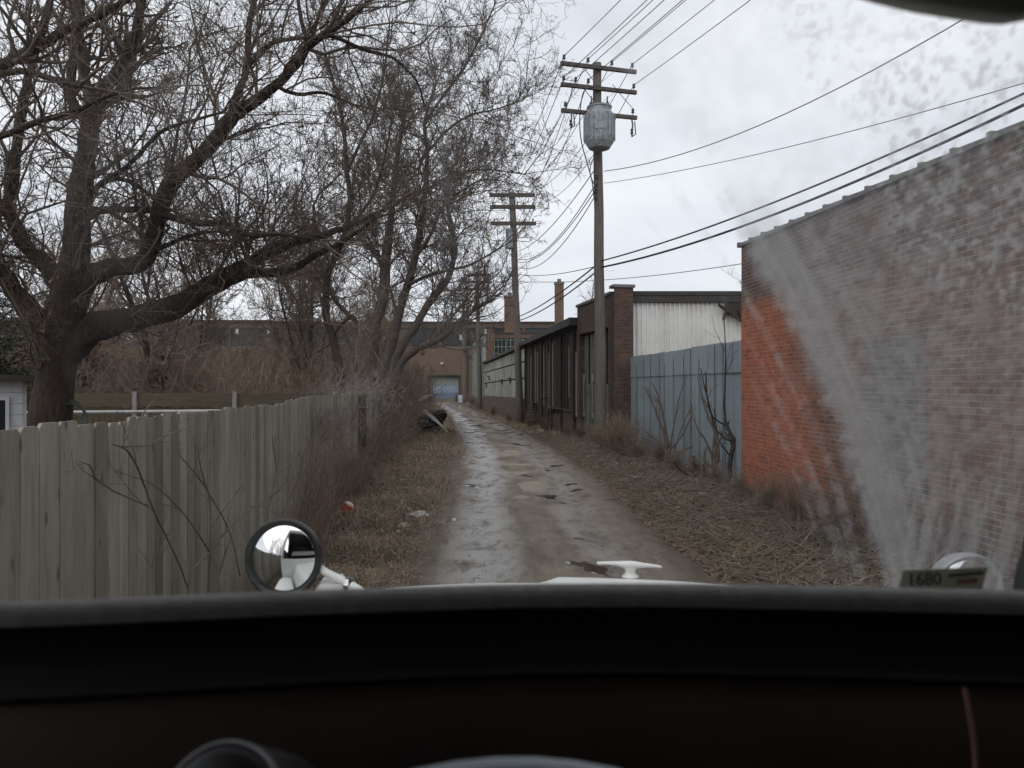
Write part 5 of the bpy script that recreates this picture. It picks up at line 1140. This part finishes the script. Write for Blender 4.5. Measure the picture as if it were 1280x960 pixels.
# windshield: flat raked pane. local plane y = 1.15 - .404 (z - 1.86)
def wy(z): return 1.15 - .404 * (z - 1.86)
def pane(x0, x1, z0, z1, off, th):
    mb = MB(); nrm = Vector((0, 1, .404)).normalized()
    q = [Vector((x0, wy(z0), z0)), Vector((x1, wy(z0), z0)), Vector((x1, wy(z1), z1)), Vector((x0, wy(z1), z1))]
    a = [p + nrm * off for p in q]; b_ = [p + nrm * (off + th) for p in q]
    mb.hexa(a + b_); return mb
WS = pane(-1.03, 1.03, 1.84, 2.88, 0, .005).build('windshield', M['clear'], truck)
CORN = 2.83
# dust and streaks on the outside of the glass: a thin layer of scattering grime
def on_glass(px, py):
    u, v = (px - 640) / F, (480 - py) / F; s8, c8 = math.sin(R(8)), math.cos(R(8))
    # world -> local: x' = c x - s y ; y' = s x + c y   (rotation by +8)
    dd = (1.15 + .404 * 1.86 - .404 * 2.2) / (s8 * u + c8 + .404 * v)
    return (dd * (c8 * u - s8), H + v * dd)
arc = [on_glass(*q) for q in ((790, 100), (927, 300), (1000, 430), (1060, 560), (1100, 700))]
A_ = np.array([[2 * x, 2 * z, 1] for x, z in arc]); B_ = np.array([x * x + z * z for x, z in arc])
(cx0, cz0, cc), *_ = np.linalg.lstsq(A_, B_, rcond=None); RAD = math.sqrt(cc + cx0 ** 2 + cz0 ** 2)
m = bpy.data.materials.new('windshield_grime'); m.use_nodes = True; n = m.node_tree; n.nodes.clear()
out = n.nodes.new('ShaderNodeOutputMaterial'); vol = n.nodes.new('ShaderNodeVolumeScatter'); n.links.new(vol.outputs[0], out.inputs['Volume'])
GD = 200.0; vol.inputs['Color'].default_value = (.96, .98, 1.0, 1); vol.inputs['Anisotropy'].default_value = .55; vol.inputs['Density'].default_value = GD
def vnoise(u, v, oct_=4, seed=0, rough=.55):   # fractal value noise on arrays
    r_ = np.random.default_rng(seed); tot = np.zeros_like(u); am = 1; nrm = 0
    for o in range(oct_):
        T_ = r_.random((256, 256)); iu = np.floor(u).astype(int); iv = np.floor(v).astype(int); fu = u - iu; fv = v - iv
        fu = fu * fu * (3 - 2 * fu); fv = fv * fv * (3 - 2 * fv); q = lambda a_, b_: T_[a_ % 256, b_ % 256]
        tot += am * ((q(iu, iv) * (1 - fu) + q(iu + 1, iv) * fu) * (1 - fv) + (q(iu, iv + 1) * (1 - fu) + q(iu + 1, iv + 1) * fu) * fv); nrm += am; am *= rough; u = u * 2.03 + 5.2; v = v * 2.03 + 1.7
    return np.clip((tot / nrm - .5) * 1.6 + .5, 0, 1)
def ss(x_, a_, b_): t_ = np.clip((x_ - a_) / (b_ - a_), 0, 1); return t_ * t_ * (3 - 2 * t_)
gx = np.arange(-.80, 1.0, .0026); gzz = np.arange(1.885, 2.80, .0026); XX, ZZ = np.meshgrid(gx, gzz)
dxx, dzz = XX - cx0, ZZ - cz0; rr = np.hypot(dxx, dzz); th = np.arctan2(dzz, dxx) * RAD
blot = vnoise(XX * 85, ZZ * 85, 3, 1, .65); blot2 = vnoise(XX * 9, ZZ * 9, 4, 2); sn = vnoise(th * 4, rr * 130, 4, 3); drip = vnoise(XX * 95, ZZ * 8, 4, 4)
rr2 = rr + (blot2 - .5) * .014 + (blot - .5) * .006
outside = ss(rr2, RAD - .010, RAD + .020); band = outside * (1 - ss(rr2, RAD + .028, RAD + .06)); low = 1 - ss(ZZ, 1.99, 2.17)
dens = .19 + .09 * ss(blot2, .3, .75); up_ = 1 - ss(ZZ, 2.34, 2.46); dens = dens * (.6 + .8 * ss(blot, .2, .85)) * (.6 + .4 * up_) + band * (.30 + .35 * sn) * up_ + outside * (1 - ss(rr2, RAD + .06, RAD + .16)) * ss(sn, .45, .8) * .15 * up_ + low * ss(drip, .45, .8) * .32
dens = dens * outside
stre = ss(rr2, RAD - .13, RAD) * (1 - outside) * ss(sn, .5, .8) * (.25 + .75 * ss(blot, .45, .7))
dens = dens + stre * .24 * (1 - ss(ZZ, 2.42, 2.5))
spk = vnoise(XX * 125, ZZ * 125, 3, 7, .7); corner = ss(XX + ZZ * 1.05 + (blot2 - .5) * .12, CORN, CORN + .05)
dens = dens * (1 - corner * .1) + corner * ss(spk, .5, .85) * .6 * (.4 + .6 * ss(blot2, .3, .6))
smx = on_glass(548, 150)[0]; dens = dens + np.exp(-((XX - smx) / .012) ** 2) * ss(ZZ, 2.2, 2.35) * (.03 + .05 * ss(blot, .3, .8))
dens = dens + .004 + .02 * ss(blot2, .5, .9)
dens[0, :] = dens[-1, :] = 0; dens[:, 0] = dens[:, -1] = 0
TH = np.maximum(dens, .0005) / GD
yy_ = 1.15 - .404 * (ZZ - 1.86); c_ = 1 / math.sqrt(1 + .404 ** 2); nrm = np.array([0, c_, .404 * c_])
Pb = np.stack([XX, yy_, ZZ], -1) + nrm * .0065; Pt = Pb + nrm * TH[..., None]
h_, w_ = XX.shape; idx = np.arange(h_ * w_).reshape(h_, w_); a_, b2, c2, d2 = idx[:-1, :-1], idx[:-1, 1:], idx[1:, 1:], idx[1:, :-1]
Ft = np.stack([a_, d2, c2, b2], -1).reshape(-1, 4) + h_ * w_; Fb = np.stack([a_, b2, c2, d2], -1).reshape(-1, 4)
bd = [idx[0], idx[:, -1], idx[-1, ::-1], idx[::-1, 0]]; Fs = []
for q in bd: Fs.append(np.stack([q[1:], q[:-1], q[:-1] + h_ * w_, q[1:] + h_ * w_], -1))
FILM = np_mesh('grime_film', [(np.concatenate([Pb.reshape(-1, 3), Pt.reshape(-1, 3)]), np.concatenate([Fb, Ft] + Fs))], m, WS)

# dash: swept profile, edge traced from the view
edge = [(-260, 757), (0, 752), (200, 745), (400, 737), (640, 730), (820, 729), (1000, 732), (1280, 738), (1500, 745)]
ZT = 2.035; ed = []
for px, py in edge:
    dd = (H - ZT) * F / (py - 480); ed.append(Vector(((px - 640) / F * dd, dd, ZT)))
ed, _r = smooth_poly(ed, [1] * len(ed), 5)
ed = [ed[0] + (ed[0] - ed[4])* 1.6] + ed + [ed[-1] + (ed[-1] - ed[-5]) * 1.3]
def sweep(name, prof, mat, smooth=True, parent=None):  # prof: (offset toward driver(-)/front(+), dz)
    mb = MB(); k_ = len(prof)
    for p in ed:
        for a, dz in prof: mb.v.append((p.x, p.y + a, p.z + dz))
    for i in range(len(ed) - 1):
        for j in range(k_ - 1): mb.f.append((i * k_ + j, i * k_ + j + 1, (i + 1) * k_ + j + 1, (i + 1) * k_ + j)); mb.mi.append(0)
    return mb.build(name, mat, parent or truck, world=True, smooth=smooth)
pr = [(.50, -.22), (.45, -.18), (.30, -.12), (.15, -.062), (.08, -.034), (.03, -.010), (0, 0), (-.006, -.002), (-.010, -.005), (-.012, -.010), (-.013, -.016)]
dashb = sweep('dashboard', pr, M['dash'])
sweep('dash_recess', [(-.0128, -.016), (-.006, -.020), (-.004, -.045), (-.006, -.060), (-.026, -.063), (-.0265, -.066), (-.022, -.068)], M['dash_shade'])  # dash face turned from the windshield, cab shade put into its black colour
sweep('lower_panel', [(-.018, -.067), (-.024, -.072), (-.05, -.12), (-.08, -.22), (-.14, -.45)], M['dash_brown'])
# gauge pod and steering wheel
gp = P(300, 1016, .47)
pod = MB().lathe([(.001, -.035), (.030, -.034), (.036, -.030), (.038, -.02), (.038, .05)], (0, 0, 0), 32, 'y').build('horn_button', M['rim_black'], truck, smooth=True)
pod.location = loc_(gp); pod.rotation_euler = (R(-30), 0, 0)
ringo = MB().tube([(.0365 * math.cos(a), -.030, .0365 * math.sin(a)) for a in np.linspace(0, 6.2832, 40)], .0014, 8, cap=False).build('trim_ring', M['rim_grey'], pod, smooth=True)
sw = bpy.data.objects.new('x', None)
mb = MB(); c0 = P(640, 1010, .33); rad_ = .20
pts = [Vector((rad_ * math.cos(a), rad_ * math.sin(a), 0)) for a in np.linspace(0, 6.2832, 60)]
mb.tube(pts, .0125, 12, cap=False)
SW = mb.build('steering_wheel', M['wheel_grey'], truck, smooth=True); top_p = P(625, 976, .42); til = R(28)
SW.rotation_euler = (til, 0, 0); SW.location = loc_(top_p - Vector((0, rad_ * math.cos(til), rad_ * math.sin(til))))
for a in (R(-90), R(30), R(150)): MB().tube([(0, 0, -.05), (rad_ * .5 * math.cos(a), rad_ * .5 * math.sin(a), -.035), (rad_ * math.cos(a), rad_ * math.sin(a), 0)], .011, 8).build('spoke', M['rim_black'], SW, smooth=True)
MB().lathe([(.02, -.4), (.03, -.08), (.05, -.06), (.045, -.04), (.01, -.035)], (0, 0, 0), 20).build('hub', M['rim_black'], SW, smooth=True)
cp = [P(1206, 860, .52), P(1212, 890, .515), P(1218, 930, .51), P(1222, 990, .5)]
MB().tube(smooth_poly(cp, [.0015] * 4, 4)[0], .0015, 6).build('charger_cord', simple('pink_cord', (.35, .18, .17), rough=.5, bump=0), truck, world=True)
# roof visor (upper right)
vp = [(1060, -14), (1100, -1), (1150, 11), (1200, 19), (1240, 25), (1262, 26), (1290, 21), (1340, 12), (1420, 8)]
mb = MB(); dV = .50; lo_e = [P(a, b_, dV) for a, b_ in vp]
for i, p in enumerate(lo_e):
    for (dy, dz) in ((-.012, .006), (-.008, .001), (0, 0), (.008, .001), (.012, .006), (.06, .16), (.04, .162), (-.012, .006)): mb.v.append((p.x, p.y + dy, p.z + dz))
k_ = 8
for i in range(len(lo_e) - 1):
    for j in range(k_ - 1): mb.f.append((i * k_ + j, i * k_ + j + 1, (i + 1) * k_ + j + 1, (i + 1) * k_ + j)); mb.mi.append(0)
mb.f += [tuple(range(k_ - 1, -1, -1)), tuple((len(lo_e) - 1) * k_ + j for j in range(k_))]; mb.mi += [0, 0]
mb.build('sun_visor', M['visor'], truck, world=True, smooth=True)
# grab handle by the right-hand side of the glass
MB().tube(smooth_poly([P(1312, 600, 1.02), P(1299, 650, 1.0), P(1294, 690, .99), P(1289, 730, .98), P(1287, 800, .97)], [.010, .013, .016, .02, .02], 4)[0], smooth_poly([Vector((0, 0, 0))] * 5, [.010, .012, .015, .019, .022], 4)[1], 10).build('grab_handle', M['rim_black'], truck, world=True, smooth=True)

# cab shell, local coordinates
def prt(mb, name, mat, **k): return mb.build(name, mat, truck, **k)
mb = MB(); mb.box(-1.12, 1.12, -1.3, .70, 3.0, 3.05); mb.box(-1.12, 1.12, .60, .72, 2.88, 3.0)
for s in (-1, 1):
    x0, x1 = (1.11, 1.15) if s > 0 else (-1.15, -1.11)
    mb.box(x0, x1, -1.3, 1.05, .8, 2.0); mb.box(x0, x1, -1.3, -.35, 2.05, 3.0); mb.box(x0, x1, -.35, .75, 2.75, 3.0)
    xa, xb = (1.10, 1.16) if s > 0 else (-1.16, -1.10)
    mb.hexa([(xa, wy(1.84) - .1, 1.84), (xb, wy(1.84) - .1, 1.84), (xb, wy(1.84) + .03, 1.84), (xa, wy(1.84) + .03, 1.84), (xa, wy(2.9) - .1, 2.9), (xb, wy(2.9) - .1, 2.9), (xb, wy(2.9) + .03, 2.9), (xa, wy(2.9) + .03, 2.9)])
mb.box(-1.12, 1.12, -1.34, -1.3, .8, 3.05); mb.box(-1.12, 1.12, 1.13, 1.2, .8, 1.72)
prt(mb, 'cab_body', M['truck_white'])
mb = MB(); mb.box(-1.07, 1.07, -1.28, .62, 2.93, 2.98); mb.box(-1.07, 1.07, -1.29, -1.25, .8, 2.93)
for s in (-1, 1):
    x0, x1 = (1.06, 1.10) if s > 0 else (-1.10, -1.06)
    mb.box(x0, x1, -1.25, .95, .8, 1.98); mb.box(x0, x1, -1.25, -.37, 2.0, 2.93)
mb.box(-1.03, 1.03, -1.25, 1.1, .75, .8); prt(mb, 'cab_lining', M['lining'])
for s in (-1, 1):
    x0, x1 = (1.115, 1.12) if s > 0 else (-1.12, -1.115)
    W = prt(MB().prism([(x0, -.35), (x1, -.35), (x1, .92), (x0, .92)], 2.05, [2.75, 2.75, 2.35, 2.35]), 'side_window', M['glass_dark'] if s > 0 else M['clear'])
    mb = MB(); xo = 1.125 if s > 0 else -1.125; mb.bar((xo, -.6, 1.7), (xo, -.42, 1.7), .03, .03); mb.build('door_handle', M['chrome'], truck)
# seat
mb = MB(); mb.box(-.5, .95, -.75, -.2, 1.2, 1.4); mb.build('seat_bench', M['lining'], truck, bevel=.04)
# body behind
mb = MB(); mb.box(-1.2, 1.2, -6.5, -1.5, 1.0, 3.3); prt(mb, 'cargo_box', M['truck_white'], bevel=.03)
mb = MB(); mb.box(-.45, .45, -6.4, 2.6, .55, .75); prt(mb, 'chassis', M['black'])
# hood, one swept surface
mb = MB(); nxh, nyh = 48, 16
def hz_f(x, y):
    a = abs(x + .02) / .86; z = 1.554 - .05 * a ** 2.2 - (.35 * max(0, a - .88) / .12)
    t_ = min(1, max(0, (.36 - abs(x - .10)) / .06)); z += .020 * t_ * t_ * (3 - 2 * t_)
    z += .06 * (2.6 - y) / 1.4 - (.06 * max(0, (y - 2.45) / .2) ** 2)
    return z
for j in range(nyh + 1):
    y = 1.2 + 1.45 * j / nyh
    for i in range(nxh + 1): x = -.88 + 1.72 * i / nxh; mb.v.append((x, y, hz_f(x, y)))
q = nxh + 1
for j in range(nyh):
    for i in range(nxh): mb.f.append((j * q + i, j * q + i + 1, (j + 1) * q + i + 1, (j + 1) * q + i)); mb.mi.append(0)
o = len(mb.v)
for i in range(nxh + 1): x = -.88 + 1.72 * i / nxh; mb.v.append((x, 2.66, .9))
for i in range(nxh): mb.f.append((nyh * q + i, nyh * q + i + 1, o + i + 1, o + i)); mb.mi.append(0)
prt(mb, 'hood', M['truck_white'], smooth=True)
mb = MB()
for k_ in range(6): mb.box(-.6, .6, 2.665, 2.69, .95 + k_ * .08, .99 + k_ * .08)
prt(mb, 'grille', M['rim_black']); prt(MB().box(-1.1, 1.1, 2.75, 2.9, .5, .75), 'bumper', M['chrome'], bevel=.02)
for s in (-1, 1):
    mb = MB()
    pf = [(1.25, .7), (1.25, 1.28), (1.5, 1.36), (1.9, 1.40), (2.3, 1.34), (2.65, 1.15), (2.7, .7)]
    xa, xb = (.86, 1.12) if s > 0 else (-1.12, -.88)
    mb.add([(xa, y, z) for y, z in pf] + [(xb, y, z) for y, z in pf], [tuple(range(6, -1, -1)), tuple(range(7, 14))] + [(i, (i + 1) % 7, 7 + (i + 1) % 7, 7 + i) for i in range(7)])
    prt(mb, 'fender', M['truck_white'], bevel=.04)
    hl = prt(MB().lathe([(.12, 0), (.12, .05), (.09, .08), (.02, .09)], (s * .98, 2.7, 1.0), 20, 'y'), 'headlight', M['chrome'], smooth=True)
    for yw in (2.0, -5.0):
        xw = s * .95
        W = prt(MB().lathe([(.30, -.14), (.42, -.14), (.46, -.1), (.47, 0), (.46, .1), (.42, .14), (.30, .14)], (xw, yw, .48), 28, 'x'), 'wheel', M['tyre'], smooth=True)
        MB().lathe([(.05, -.1), (.28, -.12), (.29, 0), (.28, .12), (.05, .1)], (xw + s * .04, yw, .48), 20, 'x').build('rim', M['truck_white'], W, smooth=True)
# hood cleat ornament (T shape)
c0 = loc_(P(788, 719, 2.58)); sx = 2.36 / F
mb = MB()
def ell(sec):   # sections: (x px, z px, ry, rz)
    o = len(mb.v); kk = 10
    for a_, z_, ry_, rz_ in sec:
        for j in range(kk): t_ = 6.28318 * j / kk; mb.v.append((a_ * sx, ry_ * sx * math.cos(t_), (z_ + rz_ * math.sin(t_)) * sx))
    for i in range(len(sec) - 1):
        for j in range(kk): mb.f.append((o + i * kk + j, o + i * kk + (j + 1) % kk, o + (i + 1) * kk + (j + 1) % kk, o + (i + 1) * kk + j)); mb.mi.append(0)
    mb.f += [tuple(o + j for j in range(kk - 1, -1, -1)), tuple(o + (len(sec) - 1) * kk + j for j in range(kk))]; mb.mi += [0, 0]
ell([(-46, 16.5, 1.5, 1.2), (-44, 16.5, 3, 2), (-30, 16.6, 4, 2.2), (-18, 16, 5, 3), (-10, 15, 7, 4.3), (0, 14.5, 8, 5), (10, 14, 7, 4.5), (18, 13.6, 5, 3.2), (30, 12.8, 4, 2.4), (40, 11.6, 3.2, 2), (43, 11.2, 1.5, 1.2)])
o = len(mb.v); secs = [(0, -2, 12, 10), (0, 0, 11, 9), (0, 2, 8, 7), (0, 6, 7, 6), (0, 10, 9, 7), (0, 14, 13, 7)]; kk = 14
for a_, z_, rx_, ry_ in secs:
    for j in range(kk): t_ = 6.28318 * j / kk; mb.v.append((rx_ * sx * math.cos(t_), ry_ * sx * math.sin(t_), z_ * sx))
for i in range(len(secs) - 1):
    for j in range(kk): mb.f.append((o + i * kk + j, o + i * kk + (j + 1) % kk, o + (i + 1) * kk + (j + 1) % kk, o + (i + 1) * kk + j)); mb.mi.append(0)
orn = mb.build('hood_ornament', M['truck_white'], truck, smooth=True); orn.location = c0; orn.rotation_euler = (0, 0, R(8))
# round mirrors
def mirror(c, nrm, rpx, dm, aend, rim_mat, arm_pts):
    r_ = rpx / F * dm; cur = r_ * 1.9; zc = math.sqrt(cur ** 2 - r_ ** 2)
    prof = [(r_ * .90 * math.sin(q * math.pi / 2 / 1) if False else r_ * .90 * q, 0) for q in np.linspace(.001, 1, 12)]
    cap = [(a, math.sqrt(cur ** 2 - a ** 2) - zc) for a, _ in prof][::-1]
    frm = MB().lathe([(r_ * .88, .005), (r_ * .92, .016), (r_ * .97, .018), (r_, .010), (r_ * 1.0, -.004), (r_ * .93, -.03), (r_ * .6, -.055), (.01, -.06)], (0, 0, 0), 48).build('mirror', rim_mat, truck, smooth=True)
    gl = MB().lathe(cap, (0, 0, .004 - .25 * cap[-1][1]), 48).build('mirror_glass', M['mirror'], frm, smooth=True)
    frm.location = loc_(c); qn = (Tinv.to_3x3() @ Vector(nrm)).to_track_quat('Z', 'Y'); frm.rotation_euler = qn.to_euler()
    return frm
dm = 2.1; cL = P(355, 697.5, dm)
mirror(cL, (-.075, -.99, .10), 49, dm, None, M['rim_black'], None)
back = cL + Vector((0.03, .06, 0))
MB().tube([back, P(408, 716, dm - .02), P(437, 730, dm - .12), P(470, 752, dm - .2)], [.011, .011, .011, .011], 10).build('mirror_arm', M['truck_white'], truck, world=True, smooth=True)
MB().lathe([(.016, -.02), (.018, 0), (.012, .015)], P(437, 730, dm - .12), 12).build('arm_joint', M['chrome'], truck, world=True)
MB().hexa([P(388, 745, 2.0), P(452, 745, 2.0), P(452, 745, 2.2), P(388, 745, 2.2), P(399, 733, 2.0), P(432, 730, 2.0), P(428, 717, 2.25), P(404, 722, 2.25)]).build('mirror_bracket', M['truck_white'], truck, world=True)
cR = P(1206, 739, dm)
mirror(cR, (.12, -.98, -.10), 49, dm, None, M['rim_grey'], None)
MB().tube([cR + Vector((0, .06, 0)), P(1150, 775, dm), P(1100, 800, dm)], .011, 10).build('mirror_arm', M['chrome'], truck, world=True, smooth=True)
# card standing on the dash
dc = .80
card = thing('dash_card', 'small tan-green permit card with dark print propped on top of the dash', 'card', P(1180, 735, dc), 0)
q = [P(1119, 750, dc), P(1224, 750, dc + .0), P(1235, 709, dc + .01), P(1129, 713, dc + .01)]; ctr = P(1178, 728, dc); q = [ctr + (p - ctr) for p in q]
th = Vector((0, .0012, 0)); MB().hexa([p for p in q] + [p + th for p in q]).build('card_sheet', M['card'], card, world=True)
def cardtext(s, px, py, size, mat):
    cu = bpy.data.curves.new('print', 'FONT'); cu.body = s; cu.size = size; cu.extrude = .0002; cu.offset = .0002
    o = bpy.data.objects.new('printed_number', cu); C.objects.link(o); dg = bpy.context.evaluated_depsgraph_get()
    me = bpy.data.meshes.new_from_object(o.evaluated_get(dg)); bpy.data.objects.remove(o); ob2 = bpy.data.objects.new('printed_number', me); C.objects.link(ob2); me.materials.clear(); me.materials.append(mat)
    ob2.parent = card; ob2.location = P(px, py, dc - .004) - card.location; ob2.rotation_euler = (R(90), R(-2), 0)
cardtext('1680', 1134, 732, .018, M['card_ink'])
MB().hexa([P(1185, 722, dc - .003), P(1229, 718, dc - .003), P(1229, 718, dc - .002), P(1185, 722, dc - .002), P(1185, 718, dc - .003), P(1229, 714, dc - .003), P(1229, 714, dc - .002), P(1185, 718, dc - .002)]).build('printed_line', M['card_ink'], card, world=True)
MB().hexa([P(1196, 731, dc - .003), P(1222, 729, dc - .003), P(1222, 729, dc - .002), P(1196, 731, dc - .002), P(1196, 724, dc - .003), P(1222, 722, dc - .003), P(1222, 722, dc - .002), P(1196, 724, dc - .002)]).build('printed_block', M['card_red'], card, world=True)
bpy.data.objects.remove(sw)
